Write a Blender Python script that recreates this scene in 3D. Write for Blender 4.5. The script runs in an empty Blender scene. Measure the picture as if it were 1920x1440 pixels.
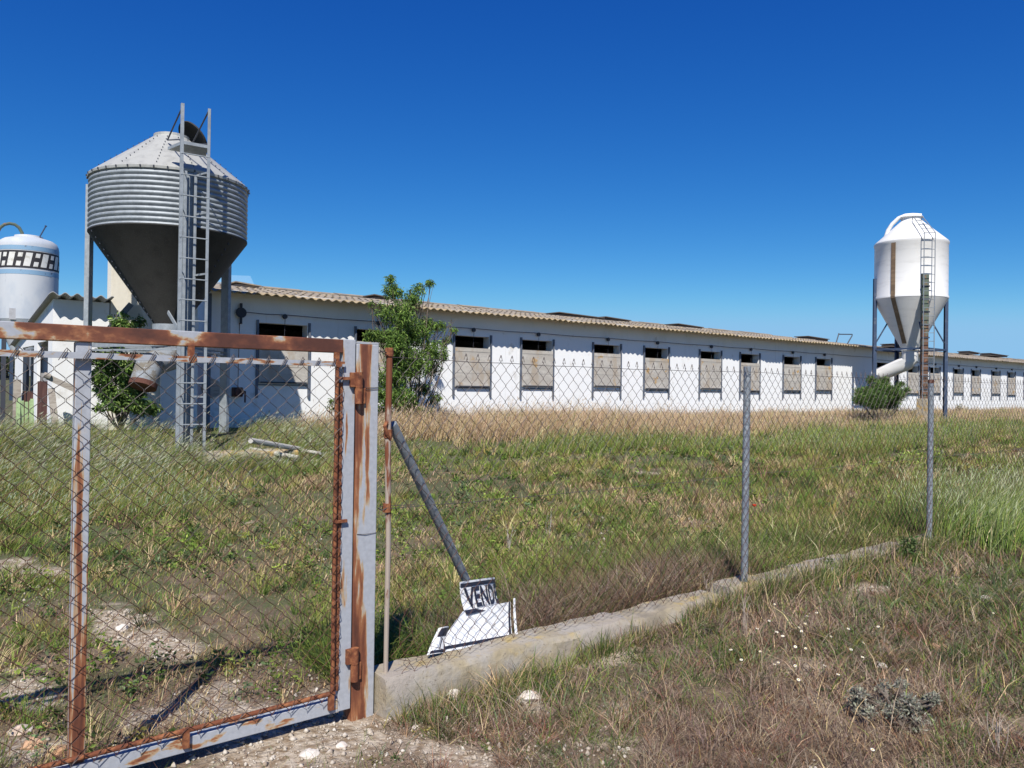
import bpy, bmesh, math, random
import numpy as np
from mathutils import Vector, Matrix

random.seed(7)
rng = np.random.default_rng(11)
S = bpy.context.scene
COL = S.collection

# ------------------------------------------------------------------ camera
CAM = Vector((0.0, 0.0, 1.6))
TH = math.radians(51.07)
PITCH, ROLL = 0.006, 0.014
F0 = Vector((math.cos(TH), math.sin(TH), 0)); R0 = Vector((math.sin(TH), -math.cos(TH), 0)); Z0 = Vector((0, 0, 1))
FW = (F0 * math.cos(PITCH) + Z0 * math.sin(PITCH)).normalized()
UP = (Z0 * math.cos(PITCH) - F0 * math.sin(PITCH)).normalized()
RT = (R0 * math.cos(ROLL) + UP * math.sin(ROLL)).normalized()
UPR = (UP * math.cos(ROLL) - R0 * math.sin(ROLL)).normalized()
cd = bpy.data.cameras.new('camera'); cd.sensor_width = 36; cd.lens = 1500 / 1920 * 36
cd.clip_start = 0.05; cd.clip_end = 6000
cam = bpy.data.objects.new('camera', cd); COL.objects.link(cam)
M = Matrix.Identity(4)
for i, v in enumerate((RT, UPR, -FW)):
    for j in range(3): M[j][i] = v[j]
M.translation = CAM
cam.matrix_world = M
S.camera = cam

# ------------------------------------------------------------------ light
SUN_AZ = 49.5      # direction the light travels, degrees from +X
SUN_EL = 48.5
w = bpy.data.worlds.new('World'); S.world = w; w.use_nodes = True
nt = w.node_tree; nt.nodes.clear()
sky = nt.nodes.new('ShaderNodeTexSky'); sky.sky_type = 'NISHITA'; sky.sun_disc = False
sky.sun_elevation = math.radians(SUN_EL); sky.sun_rotation = math.radians(90 - (SUN_AZ + 180))
sky.altitude = 2500; sky.air_density = 1.0; sky.dust_density = 0.0; sky.ozone_density = 4.0
hs = nt.nodes.new('ShaderNodeHueSaturation'); hs.inputs['Saturation'].default_value = 1.18; hs.inputs['Hue'].default_value = 0.497
bg = nt.nodes.new('ShaderNodeBackground'); bg.inputs[1].default_value = 0.0966
wo = nt.nodes.new('ShaderNodeOutputWorld')
nt.links.new(sky.outputs[0], hs.inputs['Color'])
sep = nt.nodes.new('ShaderNodeSeparateColor'); cmb = nt.nodes.new('ShaderNodeCombineColor'); nt.links.new(hs.outputs[0], sep.inputs[0])
for ch, (ex, kk) in enumerate(((1.715, 1.357), (1.24, .875), (.716, .824))):     # deep clear mountain sky
    c_ = .1293; q1 = nt.nodes.new('ShaderNodeMath'); q1.operation = 'POWER'; q1.inputs[1].default_value = ex
    q2 = nt.nodes.new('ShaderNodeMath'); q2.operation = 'MULTIPLY'; q2.inputs[1].default_value = kk * c_ ** ex / c_
    nt.links.new(sep.outputs[ch], q1.inputs[0]); nt.links.new(q1.outputs[0], q2.inputs[0])
    q3 = nt.nodes.new('ShaderNodeMath'); q3.operation = 'SMOOTH_MIN'; q3.inputs[1].default_value = (.27, .54, .83)[ch] / c_; q3.inputs[2].default_value = .12 / c_
    nt.links.new(q2.outputs[0], q3.inputs[0]); nt.links.new(q3.outputs[0], cmb.inputs[ch])
nt.links.new(cmb.outputs[0], bg.inputs[0]); nt.links.new(bg.outputs[0], wo.inputs[0])
sl = bpy.data.lights.new('sun', 'SUN'); sl.energy = 4.6; sl.angle = math.radians(0.5); sl.color = (1.0, 0.955, 0.88)
so = bpy.data.objects.new('sun', sl); COL.objects.link(so)
ld = Vector((math.cos(math.radians(SUN_AZ)) * math.cos(math.radians(SUN_EL)),
             math.sin(math.radians(SUN_AZ)) * math.cos(math.radians(SUN_EL)), -math.sin(math.radians(SUN_EL))))
so.rotation_euler = ld.to_track_quat('-Z', 'Y').to_euler(); so.location = (-5, -8, 12)
S.view_settings.view_transform = 'Standard'; S.view_settings.look = 'None'
S.view_settings.exposure = 0.42; S.view_settings.gamma = 1
S.render.engine = 'CYCLES'
S.cycles.max_bounces = 5; S.cycles.diffuse_bounces = 3; S.cycles.glossy_bounces = 2; S.cycles.transparent_max_bounces = 6
S.cycles.transmission_bounces = 3

# ------------------------------------------------------------------ geometry maths
def ray(px, py):
    return FW + RT * ((px - 960) / 1500) - UPR * ((py - 720) / 1500)
def U(px, py, Y):                       # photo pixel -> point in the wall plane at distance Y
    d = ray(px, py); return CAM + d * (Y / d.y)
def UX(px, py, X):
    d = ray(px, py); return CAM + d * (X / d.x)
def UD(px, py, dist):                   # horizontal distance from the camera
    d = ray(px, py); return CAM + d * (dist / math.hypot(d.x, d.y))

def _hash(ix, iy, seed):
    h = (ix.astype(np.int64) * 374761393 + iy.astype(np.int64) * 668265263 + seed * 1442695041) & 0xffffffff
    h = ((h ^ (h >> 13)) * 1274126177) & 0xffffffff
    return ((h ^ (h >> 16)) & 0xffff) / 65535.0
def vnoise(x, y, s=1.0, seed=0):
    x = np.asarray(x, float) / s; y = np.asarray(y, float) / s
    ix = np.floor(x); iy = np.floor(y); fx = x - ix; fy = y - iy
    fx = fx * fx * (3 - 2 * fx); fy = fy * fy * (3 - 2 * fy)
    a = _hash(ix, iy, seed); b = _hash(ix + 1, iy, seed); c = _hash(ix, iy + 1, seed); d = _hash(ix + 1, iy + 1, seed)
    return (a * (1 - fx) + b * fx) * (1 - fy) + (c * (1 - fx) + d * fx) * fy
def fbm(x, y, s=1.0, seed=0, o=3):
    t = 0; a = 0.5; n = 0
    for i in range(o):
        t = t + a * vnoise(x, y, s / 2 ** i, seed + i * 7); n += a; a *= 0.5
    return t / n
def sm(a, b, x):
    t = np.clip((np.asarray(x, float) - a) / (b - a), 0, 1); return t * t * (3 - 2 * t)
def hgt(X, Y):
    X = np.asarray(X, float); Y = np.asarray(Y, float)
    h = -0.07 + 0.34 * sm(4.2, 12.5, Y) + 0.42 * sm(12.0, 14.9, Y)
    h = h + 0.13 * sm(2.3, 5.2, X) * (1 - sm(3.3, 9, Y))
    h = h + (fbm(X, Y, 1.3, 3) - 0.5) * 0.07 * (1 - sm(16, 17, Y)) + (fbm(X, Y, 0.28, 9, 2) - 0.5) * 0.025
    far = np.hypot(X, Y)
    h = h + 2.6 * sm(60, 190, far) * sm(0.0, 0.35, Y / (np.abs(X) + Y + 1))
    return h
def hz(x, y): return float(hgt(x, y))
def G(px, py, lift=0.0):                # photo pixel -> point on the ground
    d = ray(px, py); t = 3.0
    for _ in range(60):
        p = CAM + d * t
        e = p.z - (hz(p.x, p.y) + lift)
        t += e / (-d.z) * 0.6 if d.z < -1e-4 else 0.2
    return CAM + d * t

BARE = [(230, 1175, .24), (285, 1200, .26), (330, 1222, .22), (205, 1150, .16), (60, 1075, .22), (5, 1060, .22), (400, 1300, .20), (440, 1340, .22), (300, 1345, .16), (40, 1300, .22), (25, 1400, .22),
        (790, 1400, .12), (860, 1425, .17), (600, 1345, .30), (540, 1395, .34), (470, 1432, .30), (660, 1370, .22), (1215, 886, .22), (1640, 1108, .2), (1010, 1320, .12)]
BARE = [(G(a, b).x, G(a, b).y, c) for a, b, c in BARE]
def bare_m(X, Y):
    m = np.zeros(np.shape(X)); jx = (fbm(X, Y, .35, 201) - .5); jy = (fbm(X, Y, .35, 205) - .5)
    for x, y, r in BARE: m = np.maximum(m, sm(1.15, .55, np.hypot(X - x + jx * r * 1.8, Y - y + jy * r * 1.8) / r))
    return m
# ------------------------------------------------------------------ objects
WL = {}
class MB:
    def __init__(s): s.v = []; s.f = []
    def add(s, vs, fs):
        o = len(s.v); s.v += [tuple(v) for v in vs]; s.f += [tuple(i + o for i in f) for f in fs]; return s
    def box(s, x0, x1, y0, y1, z0, z1, bev=0.0):
        if bev <= 0:
            vs = [(x, y, z) for z in (z0, z1) for y in (y0, y1) for x in (x0, x1)]
            return s.add(vs, [(0, 2, 3, 1), (4, 5, 7, 6), (0, 1, 5, 4), (2, 6, 7, 3), (0, 4, 6, 2), (1, 3, 7, 5)])
        bm = bmesh.new(); bmesh.ops.create_cube(bm, size=1)
        for v in bm.verts:
            v.co = Vector(((x0 + x1) / 2 + v.co.x * (x1 - x0), (y0 + y1) / 2 + v.co.y * (y1 - y0), (z0 + z1) / 2 + v.co.z * (z1 - z0)))
        bmesh.ops.bevel(bm, geom=bm.edges[:], offset=bev, segments=2, affect='EDGES', profile=0.5)
        s.bm(bm); bm.free(); return s
    def bm(s, bm):
        bm.verts.index_update()
        return s.add([v.co[:] for v in bm.verts], [[v.index for v in f.verts] for f in bm.faces])
    def obox(s, p0, p1, w, d, side=None):      # bar of rectangular section between two points
        p0 = Vector(p0); p1 = Vector(p1); a = (p1 - p0).normalized()
        sd = Vector(side) if side else (Vector((0, 0, 1)) if abs(a.z) < 0.9 else Vector((1, 0, 0)))
        sx = (sd - a * sd.dot(a)).normalized(); sy = a.cross(sx)
        vs = []
        for p in (p0, p1):
            for i, j in ((-1, -1), (1, -1), (1, 1), (-1, 1)): vs.append(p + sx * (w / 2 * i) + sy * (d / 2 * j))
        return s.add(vs, [(0, 1, 2, 3), (7, 6, 5, 4), (0, 4, 5, 1), (1, 5, 6, 2), (2, 6, 7, 3), (3, 7, 4, 0)])
    def tube(s, pts, r, n=8, caps=True, closed=False):
        pts = [Vector(p) for p in pts]; m = len(pts)
        rs = r if isinstance(r, (list, tuple)) else [r] * m
        rings = []; up = None
        for i, p in enumerate(pts):
            a = pts[max(i - 1, 0)]; b = pts[min(i + 1, m - 1)]
            d = (b - a).normalized() if (b - a).length > 1e-9 else Vector((0, 0, 1))
            if up is None: up = Vector((0, 0, 1)) if abs(d.z) < 0.9 else Vector((1, 0, 0))
            x = (up - d * up.dot(d))
            if x.length < 1e-5: x = d.orthogonal()
            x.normalize(); up = x; y = d.cross(x)
            rings.append([p + (x * math.cos(2 * math.pi * k / n) + y * math.sin(2 * math.pi * k / n)) * rs[i] for k in range(n)])
        vs = [v for rg in rings for v in rg]; fs = []
        for i in range(m - 1):
            for k in range(n):
                k2 = (k + 1) % n; fs.append((i * n + k, i * n + k2, (i + 1) * n + k2, (i + 1) * n + k))
        if caps: fs.append(tuple(range(n - 1, -1, -1))); fs.append(tuple((m - 1) * n + k for k in range(n)))
        return s.add(vs, fs)
    def lathe(s, prof, cx, cy, n=48, a0=0, a1=2 * math.pi):
        full = abs(a1 - a0 - 2 * math.pi) < 1e-6; k = n if full else n + 1
        vs = []
        for r, z in prof:
            for i in range(k):
                a = a0 + (a1 - a0) * i / n; vs.append((cx + r * math.cos(a), cy + r * math.sin(a), z))
        fs = []
        for j in range(len(prof) - 1):
            for i in range(n):
                i2 = (i + 1) % k; fs.append((j * k + i, j * k + i2, (j + 1) * k + i2, (j + 1) * k + i))
        return s.add(vs, fs)
    def build(s, name, mat, parent=None, loc=None, smooth=False, local=False, extra=None):
        nf = len(s.f)
        if extra: s.add(extra[0].v, extra[0].f)
        base = WL[parent.name] if parent else Vector((0, 0, 0))
        loc = Vector(loc) if loc is not None else base.copy()      # world location of this object's origin
        me = bpy.data.meshes.new(name)
        o3 = Vector((0, 0, 0)) if local else loc
        me.from_pydata([(v[0] - o3[0], v[1] - o3[1], v[2] - o3[2]) for v in s.v], [], s.f)
        me.materials.append(mat); me.update()
        if extra:
            me.materials.append(extra[1])
            for p_ in list(me.polygons)[nf:]: p_.material_index = 1
        if smooth:
            me.polygons.foreach_set('use_smooth', [True] * len(me.polygons))
            try: me.set_sharp_from_angle(angle=math.radians(35))
            except Exception: pass
        o = bpy.data.objects.new(name, me); COL.objects.link(o)
        if parent: o.parent = parent
        o.location = loc - base if parent else loc
        WL[o.name] = loc
        return o
def thing(name, label, cat, loc=(0, 0, 0), group=None):
    o = bpy.data.objects.new(name, None); o.empty_display_size = 0.2; COL.objects.link(o); o.location = loc
    o['label'] = label; o['category'] = cat
    if group: o['group'] = group
    WL[o.name] = Vector(loc); return o
def tag(o, label=None, cat=None, group=None, kind=None):
    if label: o['label'] = label
    if cat: o['category'] = cat
    if group: o['group'] = group
    if kind: o['kind'] = kind
    return o
def dup(o, parent=None, loc=None):
    c = o.copy(); COL.objects.link(c)
    if parent: c.parent = parent
    if loc is not None: c.location = loc
    for ch in [x for x in bpy.data.objects if x.parent == o]: dup(ch, c)
    return c

# ------------------------------------------------------------------ materials
def mat(name, base, rough=0.8, metal=0.0, layers=(), bump=(), spec=0.3):
    """layers: (scale xyz or float, colour, lo, hi[, detail][, axis bias (axis, from, to, amount from, amount to)])"""
    m = bpy.data.materials.new(name); m.use_nodes = True; n = m.node_tree; n.nodes.clear()
    out = n.nodes.new('ShaderNodeOutputMaterial'); p = n.nodes.new('ShaderNodeBsdfPrincipled'); n.links.new(p.outputs[0], out.inputs[0])
    p.inputs['Roughness'].default_value = rough; p.inputs['Metallic'].default_value = metal
    if 'Specular IOR Level' in p.inputs: p.inputs['Specular IOR Level'].default_value = spec
    geo = n.nodes.new('ShaderNodeNewGeometry')
    def mapped(sc):
        mp = n.nodes.new('ShaderNodeVectorMath'); mp.operation = 'MULTIPLY'
        mp.inputs[1].default_value = sc if isinstance(sc, (tuple, list)) else (sc, sc, sc)
        n.links.new(geo.outputs['Position'], mp.inputs[0]); return mp.outputs[0]
    rgb = n.nodes.new('ShaderNodeRGB'); rgb.outputs[0].default_value = (*base, 1); cur = rgb.outputs[0]
    for k, L in enumerate(layers):
        sc, c, lo, hi = L[:4]; det = L[4] if len(L) > 4 and L[4] is not None else 5
        nz = n.nodes.new('ShaderNodeTexNoise'); nz.inputs['Scale'].default_value = 1; nz.inputs['Detail'].default_value = det
        nz.inputs['Roughness'].default_value = 0.6
        ad = n.nodes.new('ShaderNodeVectorMath'); ad.operation = 'ADD'; ad.inputs[1].default_value = (k * 13.7, k * 5.1, k * 3.3)
        n.links.new(mapped(sc), ad.inputs[0]); n.links.new(ad.outputs[0], nz.inputs['Vector'])
        val = nz.outputs[0]
        if len(L) > 5 and L[5]:
            ax, fa, fb, ba, bb = L[5]
            sp = n.nodes.new('ShaderNodeSeparateXYZ'); n.links.new(geo.outputs['Position'], sp.inputs[0])
            mr = n.nodes.new('ShaderNodeMapRange'); mr.inputs[1].default_value = fa; mr.inputs[2].default_value = fb
            mr.inputs[3].default_value = ba; mr.inputs[4].default_value = bb
            n.links.new(sp.outputs['XYZ'.index(ax)], mr.inputs[0])
            mm = n.nodes.new('ShaderNodeMath'); mm.operation = 'ADD'; n.links.new(val, mm.inputs[0]); n.links.new(mr.outputs[0], mm.inputs[1]); val = mm.outputs[0]
        r = n.nodes.new('ShaderNodeMapRange'); r.interpolation_type = 'SMOOTHSTEP'
        r.inputs[1].default_value = lo; r.inputs[2].default_value = hi; n.links.new(val, r.inputs[0])
        mx = n.nodes.new('ShaderNodeMix'); mx.data_type = 'RGBA'
        n.links.new(r.outputs[0], mx.inputs[0]); n.links.new(cur, mx.inputs[6]); mx.inputs[7].default_value = (*c, 1); cur = mx.outputs[2]
    n.links.new(cur, p.inputs['Base Color'])
    last = None
    for sc, st, dist in bump:
        nz = n.nodes.new('ShaderNodeTexNoise'); nz.inputs['Scale'].default_value = 1; nz.inputs['Detail'].default_value = 4
        n.links.new(mapped(sc), nz.inputs['Vector'])
        b = n.nodes.new('ShaderNodeBump'); b.inputs['Strength'].default_value = st; b.inputs['Distance'].default_value = dist
        n.links.new(nz.outputs[0], b.inputs['Height'])
        if last: n.links.new(last, b.inputs['Normal'])
        last = b.outputs[0]
    if last: n.links.new(last, p.inputs['Normal'])
    return m
def leafmat(name, trans=0.25, rough=0.6):
    m = bpy.data.materials.new(name); m.use_nodes = True; n = m.node_tree; n.nodes.clear()
    out = n.nodes.new('ShaderNodeOutputMaterial'); p = n.nodes.new('ShaderNodeBsdfPrincipled'); t = n.nodes.new('ShaderNodeBsdfTranslucent')
    p.inputs['Roughness'].default_value = rough
    if 'Specular IOR Level' in p.inputs: p.inputs['Specular IOR Level'].default_value = 0.25
    at = n.nodes.new('ShaderNodeAttribute'); at.attribute_name = 'col'; mx = n.nodes.new('ShaderNodeMixShader'); mx.inputs[0].default_value = trans
    n.links.new(at.outputs['Color'], p.inputs['Base Color']); n.links.new(at.outputs['Color'], t.inputs['Color'])
    n.links.new(p.outputs[0], mx.inputs[1]); n.links.new(t.outputs[0], mx.inputs[2]); n.links.new(mx.outputs[0], out.inputs[0])
    return m

RUST = (0.165, 0.055, 0.027); RUSTL = (0.30, 0.12, 0.052); RUSTD = (0.085, 0.03, 0.018)
PAINT = (0.37, 0.385, 0.415)
def rustpaint(name, sc, lo, hi, bias=None, base=PAINT):
    return mat(name, base, 0.55, 0, layers=[(sc, (0.45, 0.31, 0.19), lo - .05, lo + .01, 6, bias), (sc, RUSTL, lo - .015, lo + .05, 6, bias)] [:0] +
               [(sc, (0.44, 0.30, 0.17), lo - .045, lo, 6, bias)] + [], bump=[(60, .15, .002)]) if False else _rp(name, sc, lo, hi, bias, base)
def _rp(name, sc, lo, hi, bias, base):
    # one noise drives bare paint -> stained edge -> orange rust -> dark rust, so the colours nest as real rust does
    m = bpy.data.materials.new(name); m.use_nodes = True; n = m.node_tree; n.nodes.clear()
    out = n.nodes.new('ShaderNodeOutputMaterial'); p = n.nodes.new('ShaderNodeBsdfPrincipled'); n.links.new(p.outputs[0], out.inputs[0])
    geo = n.nodes.new('ShaderNodeNewGeometry')
    mp = n.nodes.new('ShaderNodeVectorMath'); mp.operation = 'MULTIPLY'; mp.inputs[1].default_value = sc if isinstance(sc, (tuple, list)) else (sc,) * 3
    n.links.new(geo.outputs['Position'], mp.inputs[0])
    nz = n.nodes.new('ShaderNodeTexNoise'); nz.inputs['Scale'].default_value = 1; nz.inputs['Detail'].default_value = 9; nz.inputs['Roughness'].default_value = .55
    n.links.new(mp.outputs[0], nz.inputs['Vector']); val = nz.outputs[0]
    if bias:
        ax, fa, fb, ba, bb = bias
        sp = n.nodes.new('ShaderNodeSeparateXYZ'); n.links.new(geo.outputs['Position'], sp.inputs[0])
        mr = n.nodes.new('ShaderNodeMapRange'); mr.inputs[1].default_value = fa; mr.inputs[2].default_value = fb
        mr.inputs[3].default_value = ba; mr.inputs[4].default_value = bb
        n.links.new(sp.outputs['XYZ'.index(ax)], mr.inputs[0])
        mm = n.nodes.new('ShaderNodeMath'); n.links.new(val, mm.inputs[0]); n.links.new(mr.outputs[0], mm.inputs[1]); val = mm.outputs[0]
    cr = n.nodes.new('ShaderNodeValToRGB'); e = cr.color_ramp.elements
    e[0].position = max(0, lo - .03); e[0].color = (*base, 1); e[1].position = min(1, hi + .12); e[1].color = (*RUSTD, 1)
    for ps, c in ((lo, (0.42, 0.31, 0.19)), (lo + .025, RUSTL), (hi, RUST)):
        x = e.new(ps); x.color = (*c, 1)
    n.links.new(val, cr.inputs[0])
    n2 = n.nodes.new('ShaderNodeTexNoise'); n2.inputs['Scale'].default_value = 45; n2.inputs['Detail'].default_value = 4; n.links.new(geo.outputs['Position'], n2.inputs['Vector'])
    mr2 = n.nodes.new('ShaderNodeMapRange'); mr2.inputs[3].default_value = .78; mr2.inputs[4].default_value = 1.22; n.links.new(n2.outputs[0], mr2.inputs[0])
    mul = n.nodes.new('ShaderNodeVectorMath'); mul.operation = 'MULTIPLY'; n.links.new(cr.outputs[0], mul.inputs[0]); n.links.new(mr2.outputs[0], mul.inputs[1])
    n.links.new(mul.outputs[0], p.inputs['Base Color']); p.inputs['Roughness'].default_value = .62
    b = n.nodes.new('ShaderNodeBump'); b.inputs['Strength'].default_value = .25; b.inputs['Distance'].default_value = .002; n.links.new(n2.outputs[0], b.inputs['Height']); n.links.new(b.outputs[0], p.inputs['Normal'])
    return m
m_rail = rustpaint('gate_top_paint', (5.5, 5.5, 9), .52, .60, ('X', .3, 1.4, -.02, .15))
m_gate = rustpaint('gate_paint', (22, 22, 2.2), .60, .68)
m_gatel = rustpaint('gate_low_paint', (5, 5, 14), .56, .64)
m_mid = rustpaint('gate_mid_paint', (26, 26, 1.5), .53, .60, ('Z', .2, 1.2, .10, -.03))
m_post = rustpaint('gate_post_paint', (15, 15, 1.7), .535, .62, ('X', 1.90, 2.04, .15, -.11))
m_rust = mat('rust', RUST, .85, 0, [(30, RUSTL, .45, .62), (14, RUSTD, .55, .7)], [(120, .5, .002)])
m_rustpale = mat('rust_on_paint', (.36, .30, .25), .8, 0, [((30, 30, 5), RUST, .46, .56, 7, ('Z', .5, 1.75, -.14, .15))], [(120, .4, .002)])
m_wire = mat('rusty_wire', (.085, .038, .026), .75, 0, [(4, (.10, .085, .08), .4, .6, 2, ('Z', .9, 1.5, -.2, .22))])
m_wire2 = mat('dark_wire', (.07, .06, .06), .6)
m_galv = mat('galvanised_steel', (.32, .35, .37), .55, .2, [(9, (.25, .275, .295), .4, .65), (60, (.43, .46, .48), .55, .75)], spec=.5)
m_oldgalv = mat('aged_outlet_steel', (.24, .26, .28), .8, 0, [(5, (.17, .15, .12), .45, .62), (30, (.32, .34, .36), .55, .7)], [(20, .2, .005)])
m_galvroof = mat('galvanised_roof', (.42, .42, .39), .55, .2, [(5, (.33, .33, .31), .45, .7), (40, (.55, .55, .5), .66, .72)], [(6, .1, .01)])
m_galvdark = mat('shaded_cone_steel', (.040, .039, .036), .75, .1, [(4, (.030, .029, .027), .4, .7), (70, (.056, .054, .05), .5, .7)])  # underside shade of the funnel and lid is put into this steel colour
m_fencepost = mat('galvanised_post', (.20, .225, .25), .6, .15, [(40, (.29, .32, .35), .5, .65), ((30, 30, 4), (.17, .19, .23), .55, .7)], [(90, .3, .002)])
m_white = mat('white_render', (.82, .82, .81), .9, 0, [((9, 9, .55), (.62, .60, .56), .60, .82, 4), ((2.2, 2.2, 2.2), (.66, .64, .60), .60, .70, 8), ((1.2, 1.2, .5), (.72, .71, .68), .52, .8), ((6, 6, 1.2), (.63, .60, .55), .68, .85, 6), (3, (.52, .47, .42), .62, .8, 6, ('Z', .5, 1.6, .15, -.25))], [(9, .25, .01), (70, .25, .003)])
m_cream = mat('cream_render', (.74, .70, .60), .9, 0, [((3, 3, .7), (.60, .54, .42), .5, .75), ((14, 14, 3), (.42, .36, .28), .68, .8)], [(14, .3, .01)])
m_grey = mat('grey_render', (.42, .42, .43), .9, 0, [(3, (.34, .34, .35), .4, .7)], [(20, .3, .006)])
m_roofdark = mat('old_hatch_sheet', (.12, .10, .085), .9)
m_roof = mat('fibre_cement', (.30, .255, .205), .95, 0, [(2.2, (.23, .205, .18), .40, .62), (7, (.40, .31, .18), .50, .66, 5, ('Y', 16.5, 17.1, .14, 0)), (26, (.17, .14, .125), .58, .72), (15, (.52, .42, .37), .62, .75)], [(80, .5, .004)])
m_shut = mat('shutter_board', (.43, .40, .355), .9, 0, [((1.5, 1.5, 5), (.50, .47, .42), .45, .6), ((2.6, 2.6, 1.2), (.40, .34, .27), .5, .62, 6), ((2.3, 2.3, 2.8), (.46, .29, .12), .60, .68, 5), ((18, 18, 18), (.36, .33, .30), .5, .75)], [(60, .4, .003)])
m_dark = mat('dark_iron', (.05, .055, .07), .6)
m_rail2 = mat('blue_grey_iron', (.12, .14, .18), .6, .2, [(8, (.2, .22, .25), .5, .7)])
m_int = mat('unlit_interior', (.12, .11, .10), .95)
m_silo = mat('white_polyester', (.74, .73, .70), .45, 0, [((1, 1, 5), (.64, .63, .60), .5, .75), ((4, 4, .8), (.5, .47, .42), .66, .85)], [((2, 2, 25), .12, .006)], spec=.4)
m_brown = mat('brown_strip', (.17, .115, .07), .6, 0, [((2, 2, 6), (.25, .17, .10), .45, .65)])
m_leg2 = mat('dark_blue_steel', (.05, .075, .13), .55, .2, [(6, (.10, .12, .16), .5, .7)])
m_legrust = mat('flaking_leg_paint', (.13, .075, .05), .8, 0, [((5, 5, 3), (.10, .13, .10), .45, .6, 4, ('Z', 3, 6, -.1, .25)), (9, (.28, .12, .07), .55, .7)])
m_tank = mat('tank_paint', (.50, .52, .54), .6, 0, [((.8, .8, .5), (.40, .44, .49), .45, .7), ((3, 3, 1.2), (.25, .27, .31), .66, .78)])
m_blue = mat('tank_blue_paint', (.22, .36, .50), .6, 0, [(4, (.12, .16, .22), .6, .72)])
m_black = mat('tank_black_paint', (.035, .032, .035), .6)
m_cell = mat('tank_white_paint', (.68, .67, .63), .6, 0, [(5, (.5, .48, .42), .5, .7)])
m_conc = mat('old_concrete', (.33, .275, .185), .95, 0, [(5, (.35, .32, .28), .4, .65), (6.5, (.40, .30, .12), .52, .70, 9, ('Z', .0, .2, -.10, .05)), (1.6, (.33, .29, .25), .5, .62, 6), (11, (.30, .22, .17), .62, .75), (2.4, (.22, .19, .145), .5, .66, 8), (60, (.20, .17, .13), .60, .68)], [(25, .7, .012), (110, .5, .003)])
m_slab = mat('lichened_slab', (.42, .36, .27), .95, 0, [(4, (.48, .31, .10), .45, .6), (20, (.3, .27, .22), .5, .7)], [(30, .5, .01)])
m_signw = mat('sign_white', (.76, .77, .78), .5, 0, [(6, (.62, .62, .61), .5, .75), (14, (.48, .42, .34), .62, .74, 7)])
m_signk = mat('sign_black', (.025, .028, .045), .5)
m_chip = mat('limestone_chips', (.42, .36, .29), .95, 0, [(14, (.58, .53, .46), .5, .62), (9, (.28, .21, .15), .5, .66)])
m_rock = mat('limestone', (.66, .60, .53), .95, 0, [(9, (.52, .40, .31), .5, .7), (40, (.75, .71, .65), .55, .7)], [(30, .7, .01)])
m_rocko = mat('ochre_stone', (.50, .31, .19), .95, 0, [(9, (.42, .24, .14), .45, .7), (25, (.62, .50, .38), .6, .75)], [(30, .7, .01)])
m_bark = mat('bark', (.12, .095, .075), .95, 0, [((20, 20, 4), (.2, .17, .14), .5, .7)], [(60, .8, .01)])
m_wood = mat('weathered_wood', (.42, .38, .33), .9, 0, [((4, 4, 30), (.3, .26, .22), .45, .6)])
m_pale = mat('bleached_pipe', (.46, .44, .39), .8, 0, [(8, (.42, .40, .35), .55, .7)])
m_green = mat('faded_green_paint', (.36, .48, .24), .8, 0, [(12, (.25, .33, .17), .5, .65), (9, (.42, .34, .2), .66, .75)])
m_rdoor = mat('rust_sheet', (.10, .042, .03), .85, 0, [((5, 5, 2), (.16, .075, .055), .5, .65)])
m_leaf = leafmat('leaves', .3)
m_grass = leafmat('grass_blades', .22)
m_soil = mat('stony_soil', (.20, .145, .10), 1.0, 0,
    [(1.1, (.135, .10, .065), .4, .65), (1.7, (.085, .095, .04), .42, .60, 7, ('Y', 4.0, 8.0, -.12, .12)), (1.9, (.42, .34, .26), .56, .68, 8, ('Y', 5, 9, .0, -.12)), (30, (.13, .095, .065), .50, .70), (70, (.60, .54, .46), .66, .70, 3)],
    [(9, .6, .04), (45, .9, .02), (140, .7, .006)])
m_hill = mat('distant_scrub', (.10, .11, .07), 1, 0, [(.05, (.2, .17, .11), .4, .6)])

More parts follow.
